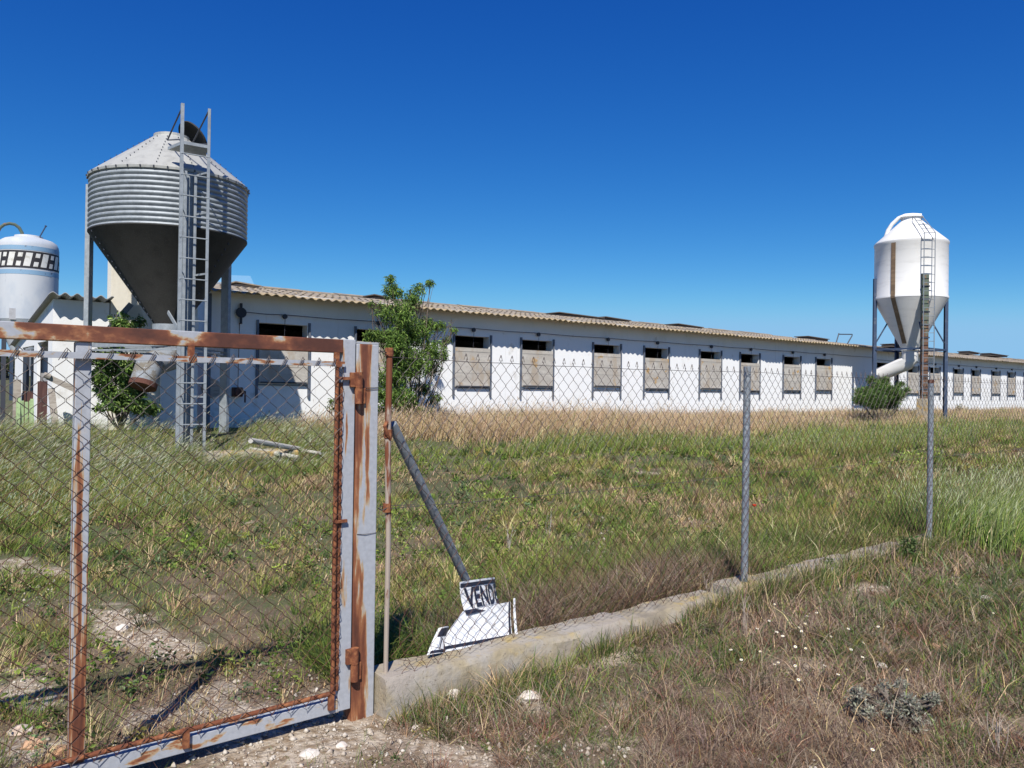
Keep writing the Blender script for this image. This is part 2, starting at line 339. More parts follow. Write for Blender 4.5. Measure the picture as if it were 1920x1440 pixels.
# ------------------------------------------------------------------ ground
def axis(lo, hi, step, far, grow=1.25):
    a = list(np.arange(lo, hi + 1e-6, step)); s = step; x = hi
    while x < far: s *= grow; x += s; a.append(x)
    s = step; x = lo
    while x > -far: s *= grow; x -= s; a.insert(0, x)
    return np.array(a)
def grid_mesh(name, xs, ys, zf, mt, smooth=True):
    X, Y = np.meshgrid(xs, ys); Z = zf(X, Y); nx, ny = len(xs), len(ys)
    co = np.stack([X.ravel(), Y.ravel(), Z.ravel()], 1)
    i = np.arange(nx - 1); j = np.arange(ny - 1); I, J = np.meshgrid(i, j); a = (J * nx + I).ravel()
    fc = np.stack([a, a + 1, a + 1 + nx, a + nx], 1)
    return np_mesh(name, co, fc, mt, smooth=smooth)
def np_mesh(name, co, fc, mt, cols=None, smooth=False, parent=None):
    me = bpy.data.meshes.new(name); k = fc.shape[1]
    me.vertices.add(len(co)); me.vertices.foreach_set('co', np.ascontiguousarray(co, np.float32).ravel())
    me.loops.add(fc.size); me.loops.foreach_set('vertex_index', np.ascontiguousarray(fc, np.int32).ravel())
    me.polygons.add(len(fc)); me.polygons.foreach_set('loop_start', np.arange(0, fc.size, k, dtype=np.int32))
    me.polygons.foreach_set('loop_total', np.full(len(fc), k, np.int32))
    me.update(calc_edges=True)
    if smooth: me.polygons.foreach_set('use_smooth', np.ones(len(fc), bool))
    if cols is not None:
        at = me.attributes.new('col', 'FLOAT_COLOR', 'POINT')
        c4 = np.ones((len(co), 4), np.float32); c4[:, :3] = cols; at.data.foreach_set('color', c4.ravel())
    me.materials.append(mt)
    o = bpy.data.objects.new(name, me); COL.objects.link(o)
    if parent:
        o.parent = parent
        o.matrix_parent_inverse = Matrix.Translation(-WL[parent.name])
    WL[o.name] = Vector((0, 0, 0)); return o
gr = grid_mesh('ground', axis(-4, 14, .075, 2500), axis(-1, 17, .075, 2500), hgt, m_soil)
co_ = np.empty(len(gr.data.vertices) * 3, np.float32); gr.data.vertices.foreach_get('co', co_); co_ = co_.reshape(-1, 3)
at_ = gr.data.attributes.new('bare', 'FLOAT', 'POINT'); at_.data.foreach_set('value', bare_m(co_[:, 0], co_[:, 1]).astype(np.float32))
_n = m_soil.node_tree; _p = [q for q in _n.nodes if q.type == 'BSDF_PRINCIPLED'][0]; _src = _p.inputs['Base Color'].links[0].from_socket
_a = _n.nodes.new('ShaderNodeAttribute'); _a.attribute_name = 'bare'; _z = _n.nodes.new('ShaderNodeTexNoise'); _z.inputs['Scale'].default_value = 22; _z.inputs['Detail'].default_value = 6
_g = _n.nodes.new('ShaderNodeNewGeometry'); _n.links.new(_g.outputs['Position'], _z.inputs['Vector'])
_cr = _n.nodes.new('ShaderNodeValToRGB'); _cr.color_ramp.elements[0].position = .38; _cr.color_ramp.elements[0].color = (.235, .17, .11, 1); _cr.color_ramp.elements[1].position = .60; _cr.color_ramp.elements[1].color = (.47, .40, .315, 1)
_n.links.new(_z.outputs[0], _cr.inputs[0]); _mx = _n.nodes.new('ShaderNodeMix'); _mx.data_type = 'RGBA'; _n.links.new(_a.outputs['Fac'], _mx.inputs[0]); _n.links.new(_src, _mx.inputs[6]); _n.links.new(_cr.outputs[0], _mx.inputs[7]); _n.links.new(_mx.outputs[2], _p.inputs['Base Color'])
tag(gr, kind='structure')

# ------------------------------------------------------------------ barns
def wall_open(mb, x0, x1, y, th, z0, z1, ops):
    """wall with face at y, going back th; ops = list (xa, xb, za, zb)"""
    ops = sorted(ops); segs = []; cur = x0
    def fb(xa, xb, za, zb):
        mb.add([(xa, y, za), (xb, y, za), (xb, y, zb), (xa, y, zb)], [(0, 1, 2, 3)])
        mb.add([(xa, y + th, za), (xb, y + th, za), (xb, y + th, zb), (xa, y + th, zb)], [(3, 2, 1, 0)])
    for xa, xb, za, zb in ops:
        fb(cur, xa, z0, z1)
        if za > z0: fb(xa, xb, z0, za)
        if zb < z1: fb(xa, xb, zb, z1)
        mb.add([(xa, y, za), (xa, y, zb), (xa, y + th, zb), (xa, y + th, za)], [(0, 1, 2, 3)])
        mb.add([(xb, y, za), (xb, y, zb), (xb, y + th, zb), (xb, y + th, za)], [(3, 2, 1, 0)])
        mb.add([(xa, y, zb), (xb, y, zb), (xb, y + th, zb), (xa, y + th, zb)], [(0, 1, 2, 3)])
        if za > z0: mb.add([(xa, y, za), (xb, y, za), (xb, y + th, za), (xa, y + th, za)], [(3, 2, 1, 0)])
        cur = xb
    fb(cur, x1, z0, z1)
    for x in (x0, x1):
        mb.add([(x, y, z0), (x, y + th, z0), (x, y + th, z1), (x, y, z1)], [(0, 1, 2, 3)])
def corrugated(mb, x0, x1, ya, za, yb, zb, pitch=.2, amp=.022, rows=5, th=.012, seed=1, jag=.02):
    r = random.Random(seed); sw = pitch * 5; n = max(1, int(round((x1 - x0) / sw))); sw = (x1 - x0) / n
    for j in range(rows):
        t0 = j / rows - (.03 if j else 0); t1 = (j + 1) / rows
        for i in range(n):
            a = x0 + i * sw; b = a + sw + .001; m = int(sw / pitch * 8)
            e = r.uniform(-jag, jag); dz = .014 * (rows - j) * 0 + .012 * (i % 2) * .5 + r.uniform(-.004, .004)
            lift = 0.03 * 1
            vs = []
            for t, ex, lz in ((t0, e, lift), (t1, 0, 0)):
                yy = ya + (yb - ya) * t + ex * (-1 if yb > ya else 1); zz = za + (zb - za) * t + lz + dz
                for d in (0, -th):
                    for k in range(m + 1):
                        x = a + (b - a) * k / m
                        vs.append((x, yy, zz + d + amp * math.sin(2 * math.pi * (x - x0) / pitch)))
            q = m + 1; fs = []
            for k in range(m):
                fs += [(k, k + 1, 2 * q + k + 1, 2 * q + k), (q + k, 3 * q + k, 3 * q + k + 1, q + k + 1), (k, q + k, q + k + 1, k + 1)]
            mb.add(vs, fs)
WX_A = [r * 17 for r in (.388, .5266, .6924, .8245, .9876, 1.120, 1.283, 1.417, 1.576, 1.7095)]
WX_B = [r * 18 for r in (2.163, 2.295, 2.449, 2.573, 2.724, 2.851, 2.992, 3.12, 3.275, 3.40)]
ZE = 3.50; ZR = 4.38; WW = 1.2
protow = {}
def make_window(root, x, y, ww, k):
    """steel guide rails, sill bar; a board shutter that slides on them; a pulley above"""
    base = Vector((x, y, 2.0))
    mb = MB()
    for sx in (0, ww): mb.box(x + sx - .022, x + sx + .022, y - .05, y - .003, 1.33 + .02 * (k % 3), 3.02)
    mb.box(x + .022, x + ww - .022, y - .03, y - .003, 1.60, 1.625)
    wo_ = mb.build('window', m_rail2, root, loc=base)
    lo = 1.665 + .018 * ((k * 7) % 5 - 2)
    hgt_s = .99 + (.012 * ((k * 3) % 4))
    s = MB().box(x + .035, x + ww - .035, y - .045, y - .018, lo, lo + hgt_s)
    s.box(x + .04, x + ww - .04, y - .053, y - .045, lo + .02, lo + .07)
    s.box(x + .04, x + ww - .04, y - .052, y - .045, lo + hgt_s - .10, lo + hgt_s - .07)
    s.box(x + .04, x + ww - .04, y - .050, y - .045, lo + hgt_s * .36, lo + hgt_s * .36 + .012)
    s.build('shutter', m_shut, wo_, loc=base)
    MB().box(x + .07, x + ww - .07, y - .085, y - .056, lo + .005, lo + .035).build('handle_bar', m_dark, wo_, loc=base)
    p = MB(); c = Vector((x + ww / 2, y - .06, 3.13))
    p.tube([c - Vector((0, .02, 0)), c + Vector((0, .02, 0))], .055, 14); p.box(c.x - .012, c.x + .012, c.y + .02, y - .002, c.z - .03, c.z + .03)
    p.tube([c + Vector((0, -.01, -.05)), (c.x, y - .05, lo + hgt_s)], .005, 4)
    p.build('pulley', m_dark, wo_, loc=base)
    return wo_
def barn(name, label, x0, x1, y, wins, seed, doors=()):
    root = thing(name, label, 'barn', (x0, y, .3))
    mb = MB()
    wall_open(mb, x0, x1, y, .26, .2, 3.62, [(x + .04, x + WW - .04, 1.95, 2.965) for x in wins] + list(doors))
    D = 11.0
    wall_open(mb, x0, x1, y + D - .26, .26, .2, 3.62, [])
    for xx in (x0 + .001, x1 - .261):        # gable walls
        mb.add([(xx, y + .262, .2), (xx, y + D - .262, .2), (xx, y + D - .262, 3.6), (xx, y + D / 2, ZR - .08), (xx, y + .262, 3.6)], [(0, 1, 2, 3, 4)])
        mb.add([(xx + .26, y + .262, .2), (xx + .26, y + D - .262, .2), (xx + .26, y + D - .262, 3.6), (xx + .26, y + D / 2, ZR - .08), (xx + .26, y + .262, 3.6)], [(4, 3, 2, 1, 0)])
    mb.build('wall', m_white, root)
    MB().box(x0 + .3, x1 - .3, y + .3, y + D - .3, .3, .45).build('floor', m_int, root)
    rf = MB(); corrugated(rf, x0 - .25, x1 + .1, y - .53, ZE, y + D / 2, ZR, seed=seed)
    corrugated(rf, x0 - .25, x1 + .1, y + D + .5, ZE, y + D / 2, ZR, rows=1, seed=seed + 1)
    rid = rf.build('roof', m_roof, root)
    cap = MB(); n = int((x1 - x0) / 1.1)
    for i in range(n):
        xa = x0 - .25 + i * (x1 - x0 + .35) / n; xb = xa + (x1 - x0 + .35) / n + .03; z = ZR + .045 + .012 * (i % 2)
        cap.add([(xa, y + D / 2 - .28, z - .03), (xb, y + D / 2 - .28, z - .03), (xb, y + D / 2, z + .03), (xa, y + D / 2, z + .03), (xa, y + D / 2 + .28, z - .03), (xb, y + D / 2 + .28, z - .03)], [(0, 1, 2, 3), (3, 2, 5, 4)])
        cap.add([(xa, y + D / 2 - .28, z - .03), (xb, y + D / 2 - .28, z - .03), (xb, y + D / 2 - .28, z - .055), (xa, y + D / 2 - .28, z - .055)], [(3, 2, 1, 0)])
    cap.build('ridge_cap', m_roof, rid, loc=WL[rid.name])
    for k, x in enumerate(wins): make_window(root, x, y, WW, k + seed)
    cb = MB(); xs = [x0 + .7] + [x + WW / 2 for x in wins] + [x1 - .3]
    for a, b in zip(xs[:-1], xs[1:]):
        if b - a > .2: cb.tube([(a, y - .075, 3.165), ((a + b) / 2, y - .075, 3.15), (b, y - .075, 3.165)], .008, 4)
    cb.build('cable', m_dark, root)
    return root
barnA = barn('barn', 'long white barn behind the young tree with shuttered windows under a tan corrugated roof', 5.60, 34.0, 17.0, WX_A, 3)
barnB = barn('barn', 'far white barn set slightly back beyond the white silo at the right edge', 34.3, 78.0, 18.0, WX_B, 5,
             doors=[(36.0, 37.35, .5, 3.05)])
# roof hatches (raised covers near the ridge) as parts of each barn's roof line
def hatch(root, px0, px1, py, Y, tilt=.05, h=.05, mt=None, nm='roof_hatch'):
    a = U(px0, py, Y); b = U(px1, py + (px1 - px0) * .06, Y)
    z = ZR - .16 * (22.5 - Y) + .06
    m = MB()
    m.obox((a.x, Y, z + .01 + tilt), (b.x, Y, z + .0), .03, .8, side=(0, 0, 1))
    m.box(a.x + .05, b.x - .05, Y - .33, Y + .33, z - .1, z + .008)
    return m.build(nm, mt or m_roofdark, root)
for p0, p1, py in ((1035, 1120, 597), (1122, 1170, 600), (1258, 1306, 613), (1502, 1542, 637), (690, 722, 558)):
    hatch(barnA, p0, p1, py, 21.9)
hatch(barnA, 432, 480, 530, 21.6, mt=m_roof)
for p0, p1, py in ((1662, 1690, 654), (1703, 1745, 658), (1806, 1826, 664), (1846, 1880, 668)):
    hatch(barnB, p0, p1, py, 22.9)
# translucent raised skylight sheet near the left end, open hatch frame near the right end
m_trans = mat('translucent_sheet', (.35, .50, .62), .3)
_p = m_trans.node_tree.nodes; _t = m_trans.node_tree
for nd in _p:
    if nd.type == 'BSDF_PRINCIPLED':
        nd.inputs['Alpha'].default_value = .30
sk = MB(); a = U(408, 532, 21.9); b = U(474, 534, 21.9)
sk.obox((a.x, 21.9, a.z - .1), (a.x, 22.05, a.z + .42), .01, .01)
sk.add([(a.x, 21.9, a.z - .12), (b.x + .1, 21.9, b.z - .1), (b.x, 22.1, b.z + .27), (a.x, 22.1, a.z + .27)], [(0, 1, 2, 3)])
sk.build('skylight_sheet', m_trans, barnA)
op = MB(); a = U(1567, 644, 21.6); b = U(1588, 646, 21.6); c = U(1598, 627, 21.6); d = U(1573, 625, 21.6)
for p, q in ((a, d), (d, c), (c, b)): op.tube([p + Vector((0, 0, -.05)), q], .03, 5)
op.build('open_hatch_frame', m_dark, barnA)
# wall fittings at the near end of the barn
fx = MB(); c = U(452, 588, 16.93)
fx.tube([c + Vector((0, 0, .22)), c + Vector((0, 0, -.22))], .03, 8); fx.tube([c + Vector((-.02, -.05, .02)), c + Vector((.02, .03, .02))], .11, 12)
fx.build('cable_bracket', m_dark, barnA)
fx = MB(); c2 = U(447, 735, 16.85)
fx.tube([c + Vector((-.03, 0, -.2)), c2 + Vector((0, .04, 0))], .008, 4)
fx.tube([c2 + Vector((0, -.1, 0)), c2 + Vector((0, .14, 0))], .09, 10); fx.tube([c2 + Vector((0, -.1, 0)), c2 + Vector((.1, -.12, .02)), c2 + Vector((.1, -.12, -.22))], .018, 6)
fx.box(c2.x - .1, c2.x + .1, c2.y, c2.y + .14, c2.z - .1, c2.z + .1, .015)
fx.build('winch', m_rdoor, barnA)
dp = MB(); c = U(393, 560, 16.95); dp.box(c.x - .03, c.x + .03, 16.90, 16.99, .5, 3.5); dp.build('downpipe', m_rail2, barnA)

# cream entry block to the left of the barn and the small shed beside it
b = thing('cream_building', 'tall cream plastered block behind the galvanised silo, joined to the long barn', 'building', (3.68, 17, .4))
mb = MB(); mb.box(3.68, 5.33, 17.0, 17.3, .2, 4.04); mb.build('wall', m_cream, b)
MB().box(3.675, 5.335, 16.98, 17.32, 4.042, 4.085).build('coping', m_roof, b)
mb = MB(); p0 = U(303, 690, 16.9); mb.box(p0.x, 5.33, 16.93, 16.998, .3, 3.0); mb.build('plaster_panel', m_white, b)
mb = MB(); c = U(397, 728, 16.93); mb.tube([(c.x - .0, 16.99, c.z), (c.x, 16.92, c.z)], .2, 16); mb.build('vent_cover', m_wood, b)
br = thing('fallen_sheet', 'pale sheet and grey bar slanting across the cream block beside the silo cone', 'roof sheet', U(262, 600, 16.3))
mb = MB(); q = [U(238, 572, 16.4), U(262, 572, 16.4), U(270, 596, 16.4), U(208, 606, 16.4)]
mb.add([v for v in q] + [v + Vector((0, .03, -.01)) for v in q], [(0, 1, 2, 3), (7, 6, 5, 4), (0, 4, 5, 1), (1, 5, 6, 2), (2, 6, 7, 3), (3, 7, 4, 0)])
mb.build('sheet', m_cream, br)
mb = MB(); mb.obox(U(246, 570, 16.2), U(200, 622, 16.2), .1, .04); mb.build('bar', m_fencepost, br)

sh = thing('shed', 'small white shed with grey corrugated roof left of the galvanised silo', 'shed', (2.7, 17, .4))
def side_quad(mb, x, th, y0, y1, z0f, z1f, ops):
    """wall in a plane of constant x, top following z1f(y)"""
    ys = sorted(set([y0, y1] + [o[0] for o in ops] + [o[1] for o in ops]))
    for a, b_ in zip(ys[:-1], ys[1:]):
        o = [k for k in ops if k[0] <= a + 1e-6 and k[1] >= b_ - 1e-6]
        zl = o[0][2] if o else z0f
        for xx, fl in ((x, 0), (x + th, 1)):
            f = (0, 1, 2, 3) if fl else (3, 2, 1, 0)
            mb.add([(xx, a, zl), (xx, b_, zl), (xx, b_, z1f(b_)), (xx, a, z1f(a))], [f])
        if o: mb.add([(x, a, zl), (x + th, a, zl), (x + th, b_, zl), (x, b_, zl)], [(0, 1, 2, 3)])
        for yy in (a, b_):
            mb.add([(x, yy, z0f), (x + th, yy, z0f), (x + th, yy, z1f(yy)), (x, yy, z1f(yy))], [(0, 1, 2, 3)]) if not o else None
mb = MB()
zt = lambda y: 3.16 - (y - 17) * .150
side_quad(mb, 2.7, .06, 17.0, 21.8, .2, zt, [(17.45, 18.7, 2.40), (19.1, 20.7, 2.36)])
mb.add([(2.76, 17, .2), (3.66, 17, .2), (3.66, 17, 3.16), (2.76, 17, 3.16)], [(0, 1, 2, 3)])
mb.add([(2.762, 17.2, .2), (3.66, 17.2, .2), (3.66, 17.2, 3.13), (2.762, 17.2, 3.13)], [(3, 2, 1, 0)])
mb.add([(2.702, 17.001, .2), (2.76, 17.001, .2), (2.76, 17.001, 3.16), (2.702, 17.001, 3.16)], [(0, 1, 2, 3)])
mb.build('wall', m_white, sh)
MB().box(3.02, 3.08, 17.25, 21.8, .3, 2.36).build('inner_wall', m_grey, sh)
MB().box(2.715, 2.735, 17.452, 18.698, .3, 1.62).box(2.715, 2.735, 19.102, 20.698, .3, 1.40).build('rusty_door', m_rdoor, sh)
MB().box(2.71, 2.76, 20.1, 20.66, 1.405, 2.3).build('window', m_dark, sh)
mb = MB(); vs = []
corr = MB()
q = 44
for (yy, zz) in ((16.72, 3.24), (22.0, 2.44)):
    for d_ in (0, -.012):
        for k in range(q + 1):
            x = 2.58 + 1.10 * k / q; vs.append((x, yy, zz + d_ + .03 * math.sin(2 * math.pi * x / .2)))
fs = []
n_ = q + 1
for k in range(q): fs += [(k, k + 1, 2 * n_ + k + 1, 2 * n_ + k), (n_ + k, 3 * n_ + k, 3 * n_ + k + 1, n_ + k + 1), (k, n_ + k, n_ + k + 1, k + 1)]
fs += [(0, 2 * n_, 3 * n_, n_)]
corr.add(vs, fs); corr.build('roof', m_grey, sh)

# things standing round the shed
g = G(52, 752); g = U(48, 752, 16.2); gz = hz(g.x, g.y)
mb = MB(); mb.obox((g.x - .11, 16.2, gz - .05), (g.x - .09, 16.3, gz + .62), .05, .04); mb.obox((g.x + .11, 16.2, gz - .05), (g.x + .11, 16.3, gz + .6), .05, .04)
for k in range(4): mb.box(g.x - .13 + k * .065, g.x - .13 + k * .065 + .05, 16.27, 16.29, gz - .02, gz + .55 + .02 * (k % 2))
o = mb.build('pallet', m_green, loc=(g.x, 16.2, gz)); tag(o, 'pale green slatted pallet standing upright in front of the rusty shed doors', 'pallet')
mb = MB(); a = U(88, 706, 16.5); c = U(142, 731, 16.5); mb.obox(a, c, .10, .03); mb.tube([a + Vector((-.05, -.02, .03)), a + Vector((.05, -.02, .0))], .05, 8)
o = mb.build('plank', m_wood, loc=tuple(a)); tag(o, 'weathered wooden plank leaning across the white shed wall', 'plank')
a = U(96, 728, 16.6); mb = MB(); mb.obox(a, (a.x + .1, 16.4, .35), .11, .03); o = mb.build('plank', m_wood, loc=tuple(a)); tag(o, 'short upright grey plank at the foot of the white shed wall', 'plank')
a = U(7, 690, 19.5); mb = MB(); mb.box(a.x - .04, a.x + .04, 19.5, 19.58, .3, 2.75)
o = mb.build('dark_post', m_dark, loc=(a.x, 19.5, .5)); tag(o, 'thin dark iron post at the far left edge of the yard', 'post')
for k, (px, t, l) in enumerate(((28, 706, 'left'), (33, 716, 'right'))):
    pass
a = U(31, 700, 20.5); mb = MB(); mb.box(a.x - .06, a.x + .08, 20.4, 20.5, .3, 1.65)
o = mb.build('fence_stake', m_wood, loc=(a.x, 20.4, .5)); tag(o, 'grey wooden stake beside the back corner of the shed', 'stake')

# ------------------------------------------------------------------ galvanised silo
SA = Vector((4.20, 15.0, 0)); vA = SA.normalized(); rA = Vector((vA.y, -vA.x, 0))
def polar(c, v, r_, phi, rad):          # phi measured from "towards the camera", positive to the right
    p = math.radians(phi); return c + (-v * math.cos(p) + r_ * math.sin(p)) * rad
zs = .50
si = thing('feed_silo', 'large galvanised steel silo with ribbed band and dark funnel beside the long barn', 'silo', (SA.x, SA.y, zs))
prof = []; n = 11 * 10
for i in range(n + 1):
    z = 4.22 + (5.15 - 4.22) * i / n; t_ = (i % 10) / 10; prof.append((1.262 + .052 * math.sqrt(max(0, 1 - (2 * ((t_ + .5) % 1) - 1) ** 2)), z))
MB().lathe(prof, SA.x, SA.y, 96).build('body', m_galv, si, smooth=False).data.polygons.foreach_set('use_smooth', [True] * (n * 96))
prof = [(1.33, 5.125), (1.335, 5.165), (1.31, 5.19), (.30, 5.985), (.30, 6.03), (.27, 6.04), (.27, 5.95)]
bl = MB()
for k in range(14):                      # seam bolts
    a = 2 * math.pi * (k + .5) / 14
    for j in range(10):
        t = (j + .6) / 10.5; r_ = 1.31 + (.30 - 1.31) * t + .012; z = 5.19 + (5.985 - 5.19) * t + .01
        bl.lathe([(0.0001, z + .008), (.008, z + .005), (.009, z - .01)], SA.x + r_ * math.cos(a), SA.y + r_ * math.sin(a), 6)
for k in range(40):
    a = 2 * math.pi * k / 40; bl.obox((SA.x + 1.338 * math.cos(a), SA.y + 1.338 * math.sin(a), 5.13), (SA.x + 1.338 * math.cos(a), SA.y + 1.338 * math.sin(a), 5.165), .02, .012)
MB().lathe(prof, SA.x, SA.y, 28).build('roof', m_galvroof, si, extra=(bl, m_dark))
bl = MB()
for k in (0, 1, 2):
    for j in range(16):
        p = polar(SA, vA, rA, 50 - 120 * k, 1.31 + (.255 - 1.31) * (j + .5) / 16 + .008); z = 4.20 + (2.68 - 4.20) * (j + .5) / 16
        bl.lathe([(0.0001, z - .012), (.013, z - .01), (.015, z + .02)], p.x, p.y, 6)
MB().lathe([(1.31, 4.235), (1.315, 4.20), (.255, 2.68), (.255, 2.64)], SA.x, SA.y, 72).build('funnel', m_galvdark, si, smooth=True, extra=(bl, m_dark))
MB().lathe([(.27, 2.66), (.27, 2.30), (.24, 2.28)], SA.x, SA.y, 32).build('collar', m_galv, si, smooth=True)
e1 = U(268, 722, 14.6); mb = MB(); mb.tube([(SA.x, SA.y, 2.36), (SA.x - .03, SA.y - .04, 2.05), tuple(e1 + Vector((.12, .08, .35))), tuple(e1)], [.25, .25, .23, .222], 28, caps=False)
ou = mb.build('outlet_pipe', m_oldgalv, si, smooth=True)
MB().tube([tuple(e1 + Vector((.015, .01, .045))), tuple(e1 - Vector((.012, .01, .035)))], .229, 28).build('rusty_rim', m_rdoor, ou, loc=WL[ou.name])
PH = 12.0
legs = []
for k, (ph, r_) in enumerate(((PH, 1.36), (PH + 121, 1.36), (PH - 119, 1.34))):
    pb = polar(SA, vA, rA, ph, r_); out = (pb - SA).normalized(); tang = Vector((-out.y, out.x, 0)); legs.append((pb, out, tang))
    top = 5.10; w_ = .17 if k else .19
    mb = MB()
    mb.obox(pb + Vector((0, 0, zs)), pb + Vector((0, 0, top)), w_, .012, side=tang)
    for s_ in (-1, 1):
        mb.obox(pb + tang * (s_ * w_ / 2) + out * .035 + Vector((0, 0, zs)), pb + tang * (s_ * w_ / 2) + out * .035 + Vector((0, 0, top)), .012, .075, side=tang)
        mb.obox(pb + tang * (s_ * (w_ / 2 - .022)) + out * .072 + Vector((0, 0, zs)), pb + tang * (s_ * (w_ / 2 - .022)) + out * .072 + Vector((0, 0, top)), .034, .008, side=tang)
    lg = mb.build('leg', m_galv, si)
    f = MB(); f.obox(pb + Vector((0, 0, zs)), pb + Vector((0, 0, zs + .02)), .34, .34, side=tang); f.build('foot_plate', m_galv, lg, loc=WL[lg.name])
for a_, b_ in ((0, 1), (1, 2), (2, 0)):
    mb = MB()
    for z, w_ in ((2.27, .07), (2.18, .03)): mb.obox(legs[a_][0] + Vector((0, 0, z)), legs[b_][0] + Vector((0, 0, z)), w_, .03)
    mb.build('cross_bar', m_galv, si)
mb = MB(); mb.obox(U(315, 585, 14.3), U(333, 615, 13.9), .06, .02); mb.build('brace', m_galv, si)
# ladder
lad_c = polar(SA, vA, rA, PH, 1.72); out = (lad_c - SA).normalized(); tang = Vector((-out.y, out.x, 0))
if tang.dot(rA) < 0: tang = -tang
mb = MB(); bot = .48; topz = 6.10
for s_ in (-1, 1):
    q = lad_c + tang * (.205 * s_)
    mb.obox(q + Vector((0, 0, bot)), q + Vector((0, 0, topz)), .045, .010, side=tang)
    mb.obox(q + tang * (-.022 * s_) * -1 - out * .02 + Vector((0, 0, bot)), q - tang * (-.022 * s_) - out * .02 + Vector((0, 0, topz)), .008, .04, side=tang)
ladd = mb.build('ladder', m_galv, si)
z = .95
while z < 5.35:
    q0 = lad_c - tang * .215 + Vector((0, 0, z)); q1 = lad_c + tang * .215 + Vector((0, 0, z))
    MB().tube([q0, q1], .011, 6).tube([q0 + out * .012, q0 + out * .002 + tang * .001], .016, 6).build('rung', m_galv, ladd, loc=WL[ladd.name]); z += .335
for z in (1.4, 2.4, 3.4, 4.4, 5.05):
    mb = MB()
    for s_ in (-1, 1): mb.obox(lad_c + tang * (.18 * s_) + Vector((0, 0, z)), lad_c - out * .34 + tang * (.07 * s_) + Vector((0, 0, z)), .03, .006)
    mb.build('stand_off', m_galv, ladd, loc=WL[ladd.name])
mb = MB()
for s_ in (-1, 1):
    q = lad_c + tang * (.2 * s_)
    mb.tube([q + Vector((0, 0, topz - .03)), SA + out * .62 + tang * (.2 * s_) + Vector((0, 0, 5.78))], .013, 6)
    mb.tube([SA + out * .62 + tang * (.2 * s_) + Vector((0, 0, 5.78)), q + Vector((0, 0, 5.52))], .011, 6)
mb.build('stay', m_dark, ladd, loc=WL[ladd.name])
mb = MB(); q = [lad_c - tang * .2, lad_c + tang * .2, lad_c - out * .40 + tang * .26, lad_c - out * .40 - tang * .34]
hh = [5.50, 5.50, 5.47, 5.47]; top = [v + Vector((0, 0, h)) for v, h in zip(q, hh)]; lowq = [v + Vector((0, 0, h - .05)) for v, h in zip(q, hh)]
mb.add(top + lowq, [(0, 1, 2, 3), (7, 6, 5, 4), (0, 4, 5, 1), (1, 5, 6, 2), (2, 6, 7, 3), (3, 7, 4, 0)])
mb.build('platform', m_galv, ladd, loc=WL[ladd.name])
# open lid
lc = SA + rA * .36 + Vector((0, 0, 6.08)) + vA * .10
axis_l = (rA * .72 + vA * .42 + Vector((0, 0, .66))).normalized(); a1 = axis_l.orthogonal().normalized(); a2 = axis_l.cross(a1)
mb = MB(); rings = [(.325, -.02), (.325, .01), (.22, .05), (.001, .08)]; inn = [(.325, -.02), (.305, -.018), (.2, .03), (.001, .06)]
for rr in (rings, inn):
    nn = 32; vs = []; 
    for (r_, h) in rr:
        for k in range(nn): vs.append(lc + axis_l * h + (a1 * math.cos(2 * math.pi * k / nn) + a2 * math.sin(2 * math.pi * k / nn)) * r_)
    fs = [(j * nn + k, j * nn + (k + 1) % nn, (j + 1) * nn + (k + 1) % nn, (j + 1) * nn + k) for j in range(3) for k in range(nn)]
    mb.add(vs, fs)
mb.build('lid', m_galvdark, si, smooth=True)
# slab under the silo
mb = MB(); mb.box(SA.x - 1.55, SA.x + 1.6, SA.y - 2.05, SA.y + 1.55, .1, .5, .03)
o = mb.build('concrete_slab', m_slab, loc=(SA.x, SA.y, .3)); tag(o, 'concrete pad with orange lichen under the legs of the galvanised silo', 'slab')

# ------------------------------------------------------------------ white silo
SB = Vector((31.6, 14.5, 0)); vB = SB.normalized(); rB = Vector((vB.y, -vB.x, 0))
sb = thing('feed_silo', 'white silo with brown stripe on dark legs in front of the far barn', 'silo', (SB.x, SB.y, .55))
MB().lathe([(1.31, 5.27), (1.325, 5.29), (1.325, 5.36), (1.30, 5.40), (1.30, 7.34), (1.325, 7.38), (1.325, 7.46), (1.29, 7.50)], SB.x, SB.y, 64).build('body', m_silo, sb, smooth=True)
MB().lathe([(1.30, 7.495), (1.16, 7.62), (.36, 8.36), (.36, 8.46), (.42, 8.47), (.42, 8.50), (.2, 8.56), (.001, 8.57)], SB.x, SB.y, 64).build('roof', m_silo, sb, smooth=True)
MB().lathe([(1.318, 5.285), (1.30, 5.25), (.30, 3.36), (.36, 3.35), (.36, 3.31), (.29, 3.30), (.27, 2.88)], SB.x, SB.y, 64).build('funnel', m_silo, sb, smooth=True)
mb = MB(); pe = U(1641, 706, 15.8); elb = SB + Vector((0, 0, 2.95))
mb.tube([tuple(elb + Vector((0, 0, .32))), tuple(elb), tuple(elb + (pe - elb) * .06 + Vector((0, 0, -.08))), tuple(pe)], [.29, .29, .28, .27], 28)
mb.build('outlet_pipe', m_silo, sb, smooth=True)
